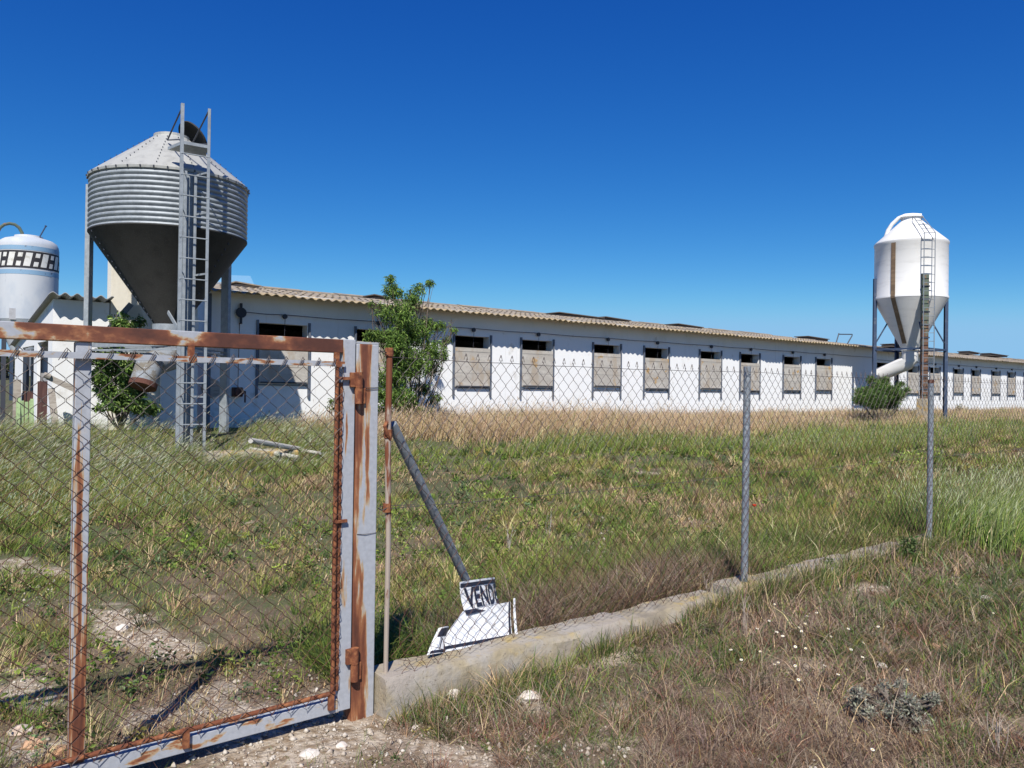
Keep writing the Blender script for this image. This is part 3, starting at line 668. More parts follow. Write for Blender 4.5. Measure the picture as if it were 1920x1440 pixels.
# brown strip
mb = MB(); pts = [(1.31, 7.36), (1.312, 5.38), (1.322, 5.33), (1.312, 5.25), (.42, 3.56)]
def strip(mb, c, v, r_, phi, hw, pts, off=.012):
    for s_ in range(len(pts) - 1):
        (r0, z0), (r1, z1) = pts[s_], pts[s_ + 1]
        qs = []
        for rr, zz in ((r0, z0), (r1, z1)):
            for sg in (-1, 1):
                ph = phi + math.degrees(hw / max(rr, .3)) * sg
                p = polar(c, v, r_, ph, rr + off); qs.append((p.x, p.y, zz))
        mb.add(qs, [(0, 2, 3, 1)])
strip(mb, SB, vB, rB, -27, .085, pts); mb.build('level_strip', m_brown, sb)
for k in range(4):
    ph = 21 + 90 * k; pb = polar(SB, vB, rB, ph, 1.38); out = (pb - SB).normalized(); tang = Vector((-out.y, out.x, 0))
    w_ = .23 if k == 0 else .12; top = 6.1 if k in (0, 3) else 5.5
    b0 = 1.45 if k == 0 else .5
    mb = MB(); mb.obox(pb + Vector((0, 0, b0)), pb + Vector((0, 0, top)), w_, .02, side=tang)
    for s_ in (-1, 1): mb.obox(pb + tang * (s_ * w_ / 2) - out * .05 + Vector((0, 0, b0)), pb + tang * (s_ * w_ / 2) - out * .05 + Vector((0, 0, top)), .02, .12, side=tang)
    lg = mb.build('leg', m_legrust if k == 0 else m_leg2, sb)
    if k == 0:
        lg['label'] = 'thick rusty brown leg'
        f = MB(); z = 1.8
        while z < 6: f.obox(pb - tang * .16 + out * .02 + Vector((0, 0, z)), pb + tang * .16 + out * .02 + Vector((0, 0, z)), .05, .02); z += .48
        f.build('strap', m_dark, lg, loc=WL[lg.name])
        f = MB(); f.box(pb.x - .2, pb.x + .2, pb.y - .2, pb.y + .2, .3, 1.449, .02); f.build('concrete_footing', m_slab, lg, loc=WL[lg.name])
    pn = polar(SB, vB, rB, ph + 90, 1.38)
    MB().obox(pb + Vector((0, 0, 3.33)), pn + Vector((0, 0, 3.33)), .07, .04).build('cross_bar', m_leg2, sb)
    d0 = polar(SB, vB, rB, ph, .86); 
    MB().tube([pb + Vector((0, 0, 3.42)), d0 + Vector((0, 0, 4.35))], .028, 6).build('brace', m_leg2, sb)
    MB().obox(pb + Vector((0, 0, 3.35)), SB + out * .34 + Vector((0, 0, 3.33)), .05, .03).build('cross_bar', m_leg2, sb)
lc = polar(SB, vB, rB, 24, 1.52); out = (lc - SB).normalized(); tang = Vector((-out.y, out.x, 0))
if tang.dot(rB) < 0: tang = -tang
tp = SB + out * .55 + Vector((0, 0, 8.42)); mid = lc + Vector((0, 0, 7.62)); lo_ = lc + Vector((0, 0, .9))
mb = MB()
for s_ in (-1, 1): mb.tube([lo_ + tang * (.2 * s_), mid + tang * (.2 * s_), tp + tang * (.17 * s_), tp + tang * (.17 * s_) + Vector((0, 0, -.12)) - out * .1], .016, 6)
for s_ in (-1, 1): mb.tube([mid + tang * (.2 * s_) + Vector((0, 0, -.25)) - out * .12, tp + tang * (.2 * s_) - Vector((0, 0, .25))], .012, 6)
lb = mb.build('ladder', m_fencepost, sb)
z = 1.1
while z < 7.7:
    MB().tube([lc - tang * .2 + Vector((0, 0, z)), lc + tang * .2 + Vector((0, 0, z))], .012, 5).build('rung', m_fencepost, lb, loc=WL[lb.name]); z += .31
for j in range(1, 5):
    q = mid + (tp - mid) * j / 4; MB().tube([q - tang * .19, q + tang * .19], .012, 5).build('rung', m_fencepost, lb, loc=WL[lb.name])
mb = MB(); P = lambda px, py, dd: UD(px, py, math.hypot(SB.x, SB.y) + dd)
mb.tube([tuple(P(1728, 404, -.1)), tuple(P(1712, 403, -.1)), tuple(P(1698, 404, -.1)), tuple(P(1685, 409, -.1)), tuple(P(1673, 420, -.1)), tuple(P(1665, 432, -.1)), tuple(P(1660, 447, -.1))], .075, 12)
mb.build('fill_pipe', m_silo, sb, smooth=True)

# ------------------------------------------------------------------ painted tank (far left)
azT = math.radians(51.07 + 31.27); ST = Vector((45 * math.cos(azT), 45 * math.sin(azT), 0)); vT = ST.normalized(); rT = Vector((vT.y, -vT.x, 0)); RT_ = 1.29
tk = thing('painted_silo', 'pale grey tank with a black and white HHHH band at the far left', 'silo', (ST.x, ST.y, .7))
MB().lathe([(RT_, 4.55), (RT_, 7.95), (RT_ * .985, 8.12), (RT_ * .93, 8.28), (RT_ * .80, 8.40), (.62, 8.52), (.60, 8.60), (.52, 8.62), (.001, 8.66)], ST.x, ST.y, 72).build('body', m_tank, tk, smooth=True)
MB().lathe([(RT_ + .01, 4.56), (RT_ - .02, 4.5), (.3, 2.3), (.3, 1.9)], ST.x, ST.y, 48).build('funnel', m_tank, tk, smooth=True)
def band(z0, z1, m_, nm, off=.006):
    mb = MB().lathe([(RT_ + off, z0), (RT_ + off, z1)], ST.x, ST.y, 96); return mb.build(nm, m_, tk, smooth=True)
band(7.78, 7.98, m_blue, 'blue_band'); bb = band(6.93, 7.74, m_black, 'black_band', .008); band(6.64, 6.85, m_blue, 'blue_band')
mb = MB()
def cell(phc, pw, z0, z1, slant):
    nseg = 6; vs = []
    for k in range(nseg + 1):
        for z in (z0, z1):
            ph = phc + pw * (k / nseg - .5) + slant * ((z - 7.33) / .8); p = polar(ST, vT, rT, ph, RT_ + .016); vs.append((p.x, p.y, z))
    mb.add(vs, [(2 * k, 2 * k + 2, 2 * k + 3, 2 * k + 1) for k in range(nseg)])
for k in range(-6, 7):
    c0 = -.5 + 31.7 * k
    cell(c0, 12, 7.02, 7.65, 7); cell(c0 + 16.2, 8.5, 7.44, 7.64, 7); cell(c0 + 16.2, 8.5, 7.02, 7.24, 7)
mb.build('white_marks', m_cell, bb, loc=WL[bb.name])
for k in range(4):
    pb = polar(ST, vT, rT, -62 + 90 * k, 1.33); MB().obox(pb + Vector((0, 0, .5)), pb + Vector((0, 0, 5.0)), .14, .1).build('leg', m_leg2, tk)
mb = MB(); P = lambda px, py: UD(px, py, 44.6)
mb.tube([P(43, 446), P(41, 436), P(36, 427), P(28, 421), P(18, 419), P(8, 421), P(0, 427), P(-6, 438)], .075, 10); mb.build('fill_pipe', m_legrust, tk, smooth=True)
mb = MB(); mb.tube([P(74, 445), P(86, 424)], .03, 6); mb.tube([P(85.4, 425), P(86.4, 423)], .05, 6); mb.build('lid_handle', m_leg2, tk)
pw = MB(); 
a = polar(ST, vT, rT, -26, RT_ + .02); pw.obox((a.x, a.y, 4.5), (a.x, a.y, 5.02), .30, .05, side=rT); pw.build('inspection_window', m_grey, tk)

# ------------------------------------------------------------------ gate
GY = 3.60
gt = thing('gate', 'grey painted steel gate with rust patches and a wire mesh panel', 'gate', (.3, GY, -.02))
MB().box(-1.55, 1.834, GY, GY + .062, 1.766, 1.832, .003).build('top_rail', m_rail, gt)
MB().box(1.835, 1.901, GY, GY + .062, -.004, 1.834, .003).build('stile', m_gate, gt)
MB().box(-1.616, -1.551, GY, GY + .062, -.004, 1.834, .003).build('stile', m_gate, gt)
MB().box(-1.55, 1.834, GY, GY + .062, -.006, .060, .003).build('bottom_rail', m_gatel, gt)
MB().box(.657, .715, GY + .012, GY + .060, .061, 1.765, .003).build('mid_post', m_mid, gt)
FY = GY - .022
MB().box(-1.5, 1.834, FY + .002, FY + .022, 1.697, 1.722).build('mesh_rail', rustpaint('mesh_rail_paint', (9, 9, 40), .56, .66), gt)
MB().tube([(1.797, FY + .012, .07), (1.797, FY + .012, 1.695)], .0105, 10).build('mesh_rod', m_rust, gt, smooth=True)
MB().tube([(-1.5, FY + .014, .094), (.6, FY + .014, .090), (1.81, FY + .014, .098)], .0115, 10).build('mesh_rod', m_rust, gt, smooth=True)
for x in (-.9, 1.105, 1.80): MB().box(x - .014, x + .014, FY + .0225, FY + .032, 1.70, 1.768).tube([(x, FY - .002, 1.709), (x, FY + .0225, 1.709)], .017, 10).build('clamp', m_rust, gt)
for x in (-.9, 1.105, 1.79): MB().box(x - .013, x + .013, FY - .0, FY + .021, .02, .105).build('clamp', m_rust, gt)
for z in (1.633, .93): MB().box(1.79, 1.86, FY + .002, FY + .018, z, z + .014).build('clamp', m_rust, gt)
MB().box(1.8215, 1.8345, GY - .001, GY + .05, .10, 1.62).build('flange', m_rust, gt)
def chain(mb, x0, x1, z0, z1, w, dz, y, r, bulge=0.0, seed=0, loop=True, squeeze=None):
    n = int((x1 - x0) / w); m = int(round((z1 - z0) / dz)); rr = random.Random(seed)
    for k in range(n):
        pts = []
        for j in range(m + 1):
            right = (j + k) % 2 == 0
            x = x0 + (k + (1 if right else 0)) * w; z = z1 - j * dz
            bx = (vnoise(x, z, .5, seed) - .5) * bulge * 2; bz = (vnoise(x, z, .4, seed + 5) - .5) * bulge
            by = (vnoise(x, z, .6, seed + 9) - .5) * bulge * 2.5
            if squeeze: ax, az, ay = squeeze(x, z); bx += ax; bz += az; by += ay
            e = .0022 if right else -.0022
            # rounded knuckle: two points near each bend
            s_ = -1 if right else 1
            pts.append(Vector((x + float(bx) + s_ * w * .06, y + e + float(by), z + float(bz) + dz * .14)))
            pts.append(Vector((x + float(bx) + s_ * w * .06, y - e + float(by), z + float(bz) - dz * .14)))
        wire(mb, pts, r)
def wire(mb, pts, r):
    # light three-sided tube
    n = 3; vs = []; m = len(pts)
    for i, p in enumerate(pts):
        d = (pts[min(i + 1, m - 1)] - pts[max(i - 1, 0)]); d = d.normalized() if d.length > 0 else Vector((0, 0, 1))
        x = Vector((0, -1, 0)); x = (x - d * x.dot(d)); x = x.normalized() if x.length > 1e-4 else d.orthogonal().normalized(); y = d.cross(x)
        for k in range(n): a = 2.094 * k; vs.append(p + (x * math.cos(a) + y * math.sin(a)) * r)
    fs = [(i * n + k, i * n + (k + 1) % n, (i + 1) * n + (k + 1) % n, (i + 1) * n + k) for i in range(m - 1) for k in range(n)]
    mb.add(vs, fs)
gm = MB(); chain(gm, -1.5, 1.82, .095, 1.695, .0415, .0415, FY - .004, .0018, bulge=.005, seed=3)
x = -1.46
while x < 1.80:                           # wire hooked over the mesh rail
    wire(gm, [Vector((x - .026, FY - .004, 1.688)), Vector((x - .002, FY - .003, 1.73)), Vector((x + .006, FY + .012, 1.738)), Vector((x + .024, FY + .024, 1.722))], .0019)
    wire(gm, [Vector((x - .012, FY - .002, 1.694)), Vector((x + .004, FY - .003, 1.724)), Vector((x + .010, FY + .012, 1.734))], .0019)
    x += .083
z = .13
while z < 1.66:                           # wire wound round the side rod and the stile edge
    for xc, rr, yc in ((1.797, .0125, FY + .012),):
        wire(gm, [Vector((xc + rr * math.cos(a), yc - rr * math.sin(a), z + .03 * a / math.pi)) for a in (0, .6, 1.2, 1.8, 2.4, 3.1)], .0017)
    wire(gm, [Vector((1.812, FY - .001, z)), Vector((1.826, FY + .006, z + .02)), Vector((1.834, FY + .012, z + .042)), Vector((1.826, FY + .008, z + .062)), Vector((1.812, FY, z + .083))], .0016)
    z += .083
x = -1.4
while x < 1.75:
    wire(gm, [Vector((x - .01, FY + .004, .075)), Vector((x + .004, FY - .0, .10)), Vector((x + .018, FY + .010, .115))], .0018); x += .083
gm.build('wire_mesh', m_wire, gt)
for z0, z1 in ((1.515, 1.672), (.135, .30)):
    h = MB(); c = Vector((1.912, GY - .018, 0)); zm = (z0 + z1) / 2 if z0 > 1 else z0 + .085
    h.tube([c + Vector((0, 0, z0)), c + Vector((0, 0, zm - .001))], .020, 14); h.tube([c + Vector((0, 0, zm + .001)), c + Vector((0, 0, z1))], .020, 14)
    h.box(1.868, 1.905, GY - .024, GY - .001, zm + .004, z1 - .002, .002); h.box(1.93, 1.955, GY - .012, GY - .001, z0, zm, .002)
    h.build('hinge', m_rust, gt)
gp = thing('gate_post', 'square grey gate post streaked with rust, hinges on its left side', 'post', (1.97, GY, -.1))
MB().box(1.910, 2.036, GY + .004, GY + .13, -.18, 1.815, .005).build('post', m_post, gp)
MB().box(1.912, 2.034, GY + .006, GY + .128, 1.8155, 1.826).build('cap', m_gate, gp)
wr = MB()
for z in (1.59, 1.60, .86): wire(wr, [Vector((1.925, GY + .002, z)), Vector((1.97, GY - .001, z - .004)), Vector((2.037, GY + .001, z - .002)), Vector((2.039, GY + .13, z))], .0016)
wr.build('tie_wire', m_wire2, gp)

# ------------------------------------------------------------------ chain link fence
fn = thing('chain_link_fence', 'rusty chain link fence with galvanised posts running right from the gate', 'fence', (2.1, 3.6, .1))
MB().tube([(2.100, 3.60, .12), (2.104, 3.60, .8), (2.092, 3.60, 1.35), (2.096, 3.60, 1.80)], [.012, .014, .0165, .0165], 10).build('post', m_rustpale, fn, smooth=True)['label'] = 'thin rusty end post'
for z in (1.78, .98): MB().tube([(2.093, 3.60, z - .022), (2.093, 3.60, z + .022)], .022, 10).build('clamp', m_rust, fn)
mb = MB(); mb.tube([(2.093, 3.60, 1.338), (2.093, 3.60, 1.382)], .022, 10)
mb.tube([(2.075, 3.585, 1.42), (2.06, 3.575, 1.40), (2.075, 3.58, 1.36), (2.10, 3.59, 1.33)], .010, 6)
mb.build('clamp', m_rust, fn)
for (x, zt_, zb_) in ((5.2, 1.79, -.1), (8.31, 1.745, -.1), (11.42, 1.75, -.1)):
    MB().tube([(x - .006, 3.60, zb_), (x, 3.60, zt_)], .027, 16).build('post', m_fencepost, fn, smooth=True)
    MB().tube([(x, 3.60, zt_ - .03), (x, 3.60, zt_ + .004)], .0285, 16).build('cap', m_rdoor if x > 8 and x < 9 else m_fencepost, fn, smooth=True)
ba = U(735, 795, 3.66); bb_ = U(876, 1092, 3.93); be = ba + (bb_ - ba) * 1.25
MB().tube([tuple(ba), tuple(be)], .0265, 16).build('brace', m_fencepost, fn, smooth=True)
def sq(x, z):
    e = float(sm(2.75, 2.1, x)); lo_e = float(sm(.55, .15, z))
    return (0.05 * e * lo_e * math.sin(z * 40), -.03 * e * lo_e, -.05 * e * lo_e)
fm = MB(); chain(fm, 2.115, 13.2, .15, 1.755, .0405, .0453, 3.567, .0017, bulge=.009, seed=21, squeeze=sq)
x = 2.15; k = 0
while x < 13.2:
    if random.random() < .96:
        wire(fm, [Vector((x - .012, 3.567, 1.755)), Vector((x - .003, 3.565, 1.787)), Vector((x + .004, 3.57, 1.79)), Vector((x + .012, 3.567, 1.755))], .002)
        wire(fm, [Vector((x - .007, 3.564, 1.775)), Vector((x + .008, 3.570, 1.783))], .0022)
    x += .081
fm.build('wire_mesh', m_wire, fn)
mb = MB()
for z0, sag in ((1.752, .012), (.98, .008)):
    for a_, b_ in ((2.09, 5.2), (5.2, 8.31), (8.31, 11.42), (11.42, 14.5)):
        wire(mb, [Vector((a_ + (b_ - a_) * t, 3.563, z0 - sag * 4 * t * (1 - t) + .003 * math.sin(t * 31))) for t in [i / 12 for i in range(13)]], .0019)
wire(mb, [Vector((2.037, 3.60, 1.79)), Vector((2.05, 3.59, 1.775)), Vector((2.08, 3.585, 1.76))], .003); wire(mb, [Vector((2.037, 3.61, 1.775)), Vector((2.06, 3.60, 1.785)), Vector((2.09, 3.585, 1.765))], .003)
wire(mb, [Vector((2.037, 3.60, .985)), Vector((2.06, 3.59, .97)), Vector((2.09, 3.58, .985))], .003); wire(mb, [Vector((2.037, 3.61, .965)), Vector((2.06, 3.60, .99)), Vector((2.25, 3.585, .985))], .002)
mb.build('tension_wire', m_wire2, fn)

# ------------------------------------------------------------------ concrete footing
def kerb(name, label, x0, x1, y0, y1, ztop, seed):
    nx = int((x1 - x0) / .05); rows = [(y0 + .012, -.25), (y0, .0), (y0 + .002, ztop - .03), (y0 + .02, ztop), ((y0 + y1) / 2, ztop), (y1 - .02, ztop), (y1, ztop - .03), (y1, -.25)]
    vs = []; fs = []
    for i in range(nx + 1):
        x = x0 + (x1 - x0) * i / nx
        for j, (y, z) in enumerate(rows):
            dy = (float(vnoise(x, y * 3 + z, .16, seed)) - .5) * .012; dz = (float(vnoise(x, y, .09, seed + 3)) - .5) * .014 - .02 * float(sm(.72, .95, vnoise(x, 1.0, .33, seed + 8)))
            vs.append((x, y + dy, z + (dz if 1 < j < 7 else 0)))
    k = len(rows)
    for i in range(nx):
        for j in range(k - 1): fs.append((i * k + j, (i + 1) * k + j, (i + 1) * k + j + 1, i * k + j + 1))
    fs += [tuple(range(k - 1, -1, -1)), tuple(nx * k + j for j in range(k))]
    o = MB().add(vs, fs).build(name, m_conc, loc=(x0, y0, 0), smooth=True); return tag(o, label, 'concrete footing', 'concrete footing under the fence')
kerb('concrete_footing', 'pale concrete footing under the fence next to the gate post, below the fallen sign', 2.05, 4.82, 3.50, 3.74, .135, 1)
kerb('concrete_footing', 'overgrown concrete footing farther right between the two galvanised posts', 4.95, 8.9, 3.54, 3.76, .165, 2)
kerb('concrete_footing', 'broken end of concrete footing at the far right under tall grass', 9.0, 13.5, 3.54, 3.76, .16, 4)

# ------------------------------------------------------------------ bent sale sign behind the mesh
sg = thing('sale_sign', 'bent white board with black VENDE lettering lying behind the mesh on the footing', 'sign', U(900, 1205, 3.72))
def patch(c, curl=0.0, bow=0.0):
    tl, tr, bl_, br_ = [Vector(p) for p in c]
    nrm = (tr - tl).cross(bl_ - tl).normalized()
    if nrm.y > 0: nrm = -nrm
    def f(u, v, off=0):
        p = tl * (1 - u) * (1 - v) + tr * u * (1 - v) + bl_ * (1 - u) * v + br_ * u * v
        return p + nrm * (off - curl * u * u - bow * 4 * v * (1 - v) * .5 + bow * .4 * math.sin(u * 3))
    return f
def sheet(f, u0, u1, v0, v1, off, th, nm, m_, par, nu=18, nv=8):
    mb = MB(); vs = []
    for o_ in (off, off - th):
        for j in range(nv + 1):
            for i in range(nu + 1): vs.append(f(u0 + (u1 - u0) * i / nu, v0 + (v1 - v0) * j / nv, o_))
    q = nu + 1; A = q * (nv + 1); fs = []
    for j in range(nv):
        for i in range(nu):
            a = j * q + i; fs += [(a, a + q, a + q + 1, a + 1), (A + a, A + a + 1, A + a + q + 1, A + a + q)]
    for i in range(nu): fs += [(i, i + 1, A + i + 1, A + i), (nv * q + i, A + nv * q + i, A + nv * q + i + 1, nv * q + i + 1)]
    for j in range(nv): fs += [(j * q, A + j * q, A + (j + 1) * q, (j + 1) * q), (j * q + nu, (j + 1) * q + nu, A + (j + 1) * q + nu, A + j * q + nu)]
    mb.add(vs, fs); return mb.build(nm, m_, par, smooth=True)
up = patch((U(863, 1091, 3.80), U(948, 1078, 3.96), U(872, 1147, 3.745), U(957, 1130, 3.80)), curl=.085, bow=.02)
pu = sheet(up, 0, 1, 0, 1, 0, .004, 'text_panel', m_signw, sg)
sheet(up, 0, 1, .07, .20, .0035, .003, 'black_border', m_signk, pu, nv=2)
sheet(up, 0, 1, .955, 1.10, .0035, .003, 'black_border', m_signk, pu, nv=2)
lwp = patch((U(869, 1146, 3.745), U(957, 1128, 3.80), U(812, 1226, 3.66), U(961, 1199, 3.70)), curl=.0, bow=.01)
plw = sheet(lwp, 0, 1, 0, 1, 0, .004, 'blank_panel', m_signw, sg)
sheet(lwp, .02, .98, .86, .94, .0035, .003, 'black_border', m_signk, plw, nv=2)
sheet(lwp, .955, .985, .0, .93, .0035, .003, 'black_border', m_signk, plw, nu=2)
sheet(lwp, 1.0, 1.03, -.08, .98, .03, .006, 'side_flange', m_signw, plw, nu=2)
cv = bpy.data.curves.new('letters', 'FONT'); cv.body = 'VENDE'; cv.extrude = 0.0; cv.resolution_u = 2; cv.offset = .032
to = bpy.data.objects.new('tmp_letters', cv); COL.objects.link(to); bpy.context.view_layer.update()
tm = bpy.data.meshes.new_from_object(to.evaluated_get(bpy.context.evaluated_depsgraph_get()))
bpy.data.objects.remove(to); bm = bmesh.new(); bm.from_mesh(tm); bmesh.ops.triangulate(bm, faces=bm.faces[:])
bmesh.ops.subdivide_edges(bm, edges=bm.edges[:], cuts=2, use_grid_fill=True)
xs_ = [v.co.x for v in bm.verts]; ys_ = [v.co.y for v in bm.verts]
for v in bm.verts:
    u_ = .05 + .97 * (v.co.x - min(xs_)) / (max(xs_) - min(xs_)); v_ = .93 - .70 * (v.co.y - min(ys_)) / (max(ys_) - min(ys_))
    v.co = up(u_, v_, .0045)
MB().bm(bm).build('letters', m_signk, pu, loc=WL[pu.name]); bm.free()
# crumpled left corner of the board with printed emblem remains
cr_ = patch((U(822, 1178, 3.70), U(846, 1172, 3.70), U(800, 1229, 3.64), U(838, 1222, 3.64)), curl=.03, bow=.02)
pc = sheet(cr_, 0, 1, 0, 1, .004, .004, 'crumpled_corner', m_signw, sg)
sheet(cr_, .2, 1, .05, .35, .0075, .003, 'black_patch', m_signk, pc, nv=3); sheet(cr_, .1, 1, .86, .97, .0075, .003, 'black_patch', m_signk, pc, nv=2)
for s_ in (.55, .9): sheet(cr_, s_, s_ + .06, .42, .8, .0075, .003, 'black_patch', m_signk, pc, nu=2, nv=3)

# ------------------------------------------------------------------ stones
def rock(p, sx, sy, sz, m_, seed, label=None, nm='stone', cut=.3):
    bm = bmesh.new(); bmesh.ops.create_icosphere(bm, subdivisions=3, radius=1); r = random.Random(seed); ax = [Vector((r.uniform(-1, 1), r.uniform(-1, 1), r.uniform(-.2, 1))).normalized() for _ in range(9)]
    for v in bm.verts:
        d = v.co.normalized(); k = 1.0
        for a in ax:
            t = d.dot(a)
            if t > .62: k = min(k, .62 / t * (1.18))
        k += (float(vnoise(d.x * 3 + seed, d.y * 3 + d.z * 2, .5, seed)) - .5) * .16
        v.co = Vector((d.x * sx * k, d.y * sy * k, d.z * sz * k)) + Vector(p)
    o = MB().bm(bm).build(nm, m_, loc=tuple(p), smooth=True); bm.free()
    o.rotation_euler = (0, 0, 0); return o
def put(px, py, s, m_, seed, label, flat=.6, asp=1.0):
    g = G(px, py); o = rock((g.x, g.y, g.z + s * flat * .35), s * asp, s, s * flat, m_, seed); tag(o, label, 'stone', 'loose stones on the ground'); return o
put(846, 1308, .078, m_rock, 1, 'rounded white stone lying against the concrete footing left of the sign', .8, 1.1)
put(990, 1312, .06, m_rock, 2, 'pinkish pale stone half hidden in dry weeds below the sign', .6, 1.2)
put(62, 1398, .055, m_rocko, 3, 'orange ochre stone in the lower left corner, left of its twin', .6)
put(112, 1412, .055, m_rocko, 4, 'flat ochre stone just left of the gate mid post base', .5, 1.2)
put(84, 1362, .032, m_rocko, 5, 'small ochre stone above the two bigger ochre stones', .6)
put(38, 1372, .05, m_rock, 6, 'white chalky stone at the far left bottom', .5, 1.1)
put(272, 1362, .035, m_rocko, 7, 'small orange stone just above the gate bottom rail', .6)
put(838, 1350, .02, m_rock, 8, 'small white pebble below the big white stone', .7)
put(808, 1346, .016, m_rock, 9, 'tiny white pebble left of the small white one', .7)
put(580, 1416, .04, m_rock, 10, 'pale flat stone under the gate at the bottom edge', .5, 1.2)
put(1848, 1128, .06, m_rock, 11, 'pale stone beside green grass near the right edge', .6)
put(1760, 1216, .06, m_rocko, 12, 'flat pinkish stone in the green grass on the right', .4, 1.2)
put(228, 1180, .05, m_rock, 13, 'white stone in the bare patch behind the gate mesh', .5)
put(1652, 1250, .04, m_rock, 14, 'pale stone behind the grey lavender shrub', .5)
put(780, 1365, .022, m_rock, 15, 'small pale pebble under the weeds below the footing', .6)
put(640, 1400, .03, m_rock, 16, 'cream stone near the foot of the gate post', .5)

# gravel as one stuff mesh
def gravel(n=9000):
    px = rng.uniform(0, 1, n * 6)
    X = rng.uniform(-.5, 8, n * 8); Y = rng.uniform(.6, 7.5, n * 8)
    d = fbm(X, Y, .9, 41); keep = ((d > .60) & (rng.random(len(X)) < .45)) | ((np.hypot(X - 1.75, Y - 3.2) < .5) & (rng.random(len(X)) < .9)) | ((np.hypot((X - 2.3) / 1.2, Y - 2.75) < .45) & (rng.random(len(X)) < .8))
    keep &= rng.random(len(X)) < np.where(Y < 4.2, .7, .4)
    keep |= rng.random(len(X)) < .9 * bare_m(X, Y)
    X = X[keep]; Y = Y[keep]; s = rng.lognormal(-5.0, .5, len(X)).clip(.003, .022)
    Z = hgt(X, Y); base = np.array([(1, 0, 0), (-1, 0, 0), (0, 1, 0), (0, -1, 0), (0, 0, .8), (0, 0, -.6)], float)
    jit = rng.uniform(.6, 1.3, (len(X), 6, 1)); a = rng.uniform(0, 6.28, len(X)); ca, sa = np.cos(a)[:, None], np.sin(a)[:, None]
    b = base[None] * jit * s[:, None, None]; bx = b[..., 0] * ca - b[..., 1] * sa; by = b[..., 0] * sa + b[..., 1] * ca
    co = np.stack([bx + X[:, None], by + Y[:, None], b[..., 2] + Z[:, None] + s[:, None] * .3], -1).reshape(-1, 3)
    t = np.array([(0, 2, 4), (2, 1, 4), (1, 3, 4), (3, 0, 4), (2, 0, 5), (1, 2, 5), (3, 1, 5), (0, 3, 5)])
    fc = (np.arange(len(X))[:, None, None] * 6 + t[None]).reshape(-1, 3)
    o = np_mesh('gravel', co, fc, m_chip); return tag(o, 'white limestone chips scattered over the bare soil', 'gravel', kind='stuff')
gravel()

# ------------------------------------------------------------------ vegetation
def blades(name, X, Y, H, Wd, lean, leand, cols, label, curve=.6, head=None, parent=None, kind='stuff', z=None, cat='grass'):
    """X,Y base; H height; Wd width; lean fraction of height; leand direction (rad)"""
    n = len(X); Z = (hgt(X, Y) if z is None else z) - .01
    fa = rng.uniform(0, math.pi, n); wx = np.cos(fa) * Wd / 2; wy = np.sin(fa) * Wd / 2
    lx = np.cos(leand) * lean * H; ly = np.sin(leand) * lean * H
    P = []
    lev = ((0, 1.0), (.55, .8), (1.0, 0.0))
    def pt(t): return X + lx * t ** (1 + curve), Y + ly * t ** (1 + curve), Z + H * (t - .25 * lean * t * t)
    x0, y0, z0 = pt(0); x1, y1, z1 = pt(.55); x2, y2, z2 = pt(1.0)
    co = np.empty((n, 5, 3))
    co[:, 0] = np.stack([x0 - wx, y0 - wy, z0], 1); co[:, 1] = np.stack([x0 + wx, y0 + wy, z0], 1)
    co[:, 2] = np.stack([x1 + wx * .75, y1 + wy * .75, z1], 1); co[:, 3] = np.stack([x1 - wx * .75, y1 - wy * .75, z1], 1)
    co[:, 4] = np.stack([x2, y2, z2], 1)
    i = np.arange(n)[:, None] * 5
    fc = np.concatenate([i + np.array([[0, 1, 2]]), i + np.array([[0, 2, 3]]), i + np.array([[3, 2, 4]])], 0)
    c = np.repeat(cols[:, None, :], 5, 1); C = c.reshape(-1, 3); V = co.reshape(-1, 3)
    if head is not None:
        frac, hw, hl, hc = head
        idx = np.where(rng.random(n) < frac)[0]; m = len(idx)
        dx, dy, dzv = (x2 - x1)[idx], (y2 - y1)[idx], (z2 - z1)[idx]; L = np.sqrt(dx ** 2 + dy ** 2 + dzv ** 2) + 1e-6
        dx, dy, dzv = dx / L, dy / L, dzv / L; bx, by, bz = x2[idx] - dx * hl * .3, y2[idx] - dy * hl * .3, z2[idx] - dzv * hl * .3
        fa2 = rng.uniform(0, math.pi, m); ux, uy = np.cos(fa2) * hw, np.sin(fa2) * hw
        q = np.empty((m, 4, 3)); q[:, 0] = np.stack([bx, by, bz], 1); q[:, 2] = np.stack([bx + dx * hl, by + dy * hl, bz + dzv * hl], 1)
        q[:, 1] = np.stack([bx + dx * hl * .45 + ux, by + dy * hl * .45 + uy, bz + dzv * hl * .45], 1); q[:, 3] = np.stack([bx + dx * hl * .45 - ux, by + dy * hl * .45 - uy, bz + dzv * hl * .45], 1)
        o = len(V); V = np.concatenate([V, q.reshape(-1, 3)]); hcv = np.array(hc) * rng.uniform(.8, 1.2, (m, 1)); C = np.concatenate([C, np.repeat(hcv[:, None], 4, 1).reshape(-1, 3)])
        j = np.arange(m)[:, None] * 4 + o; fc = np.concatenate([fc, j + np.array([[0, 1, 2]]), j + np.array([[0, 2, 3]])], 0)
    ob = np_mesh(name, V, fc, m_grass, C, parent=parent)
    if parent is None: tag(ob, label, cat, kind=kind)
    return ob
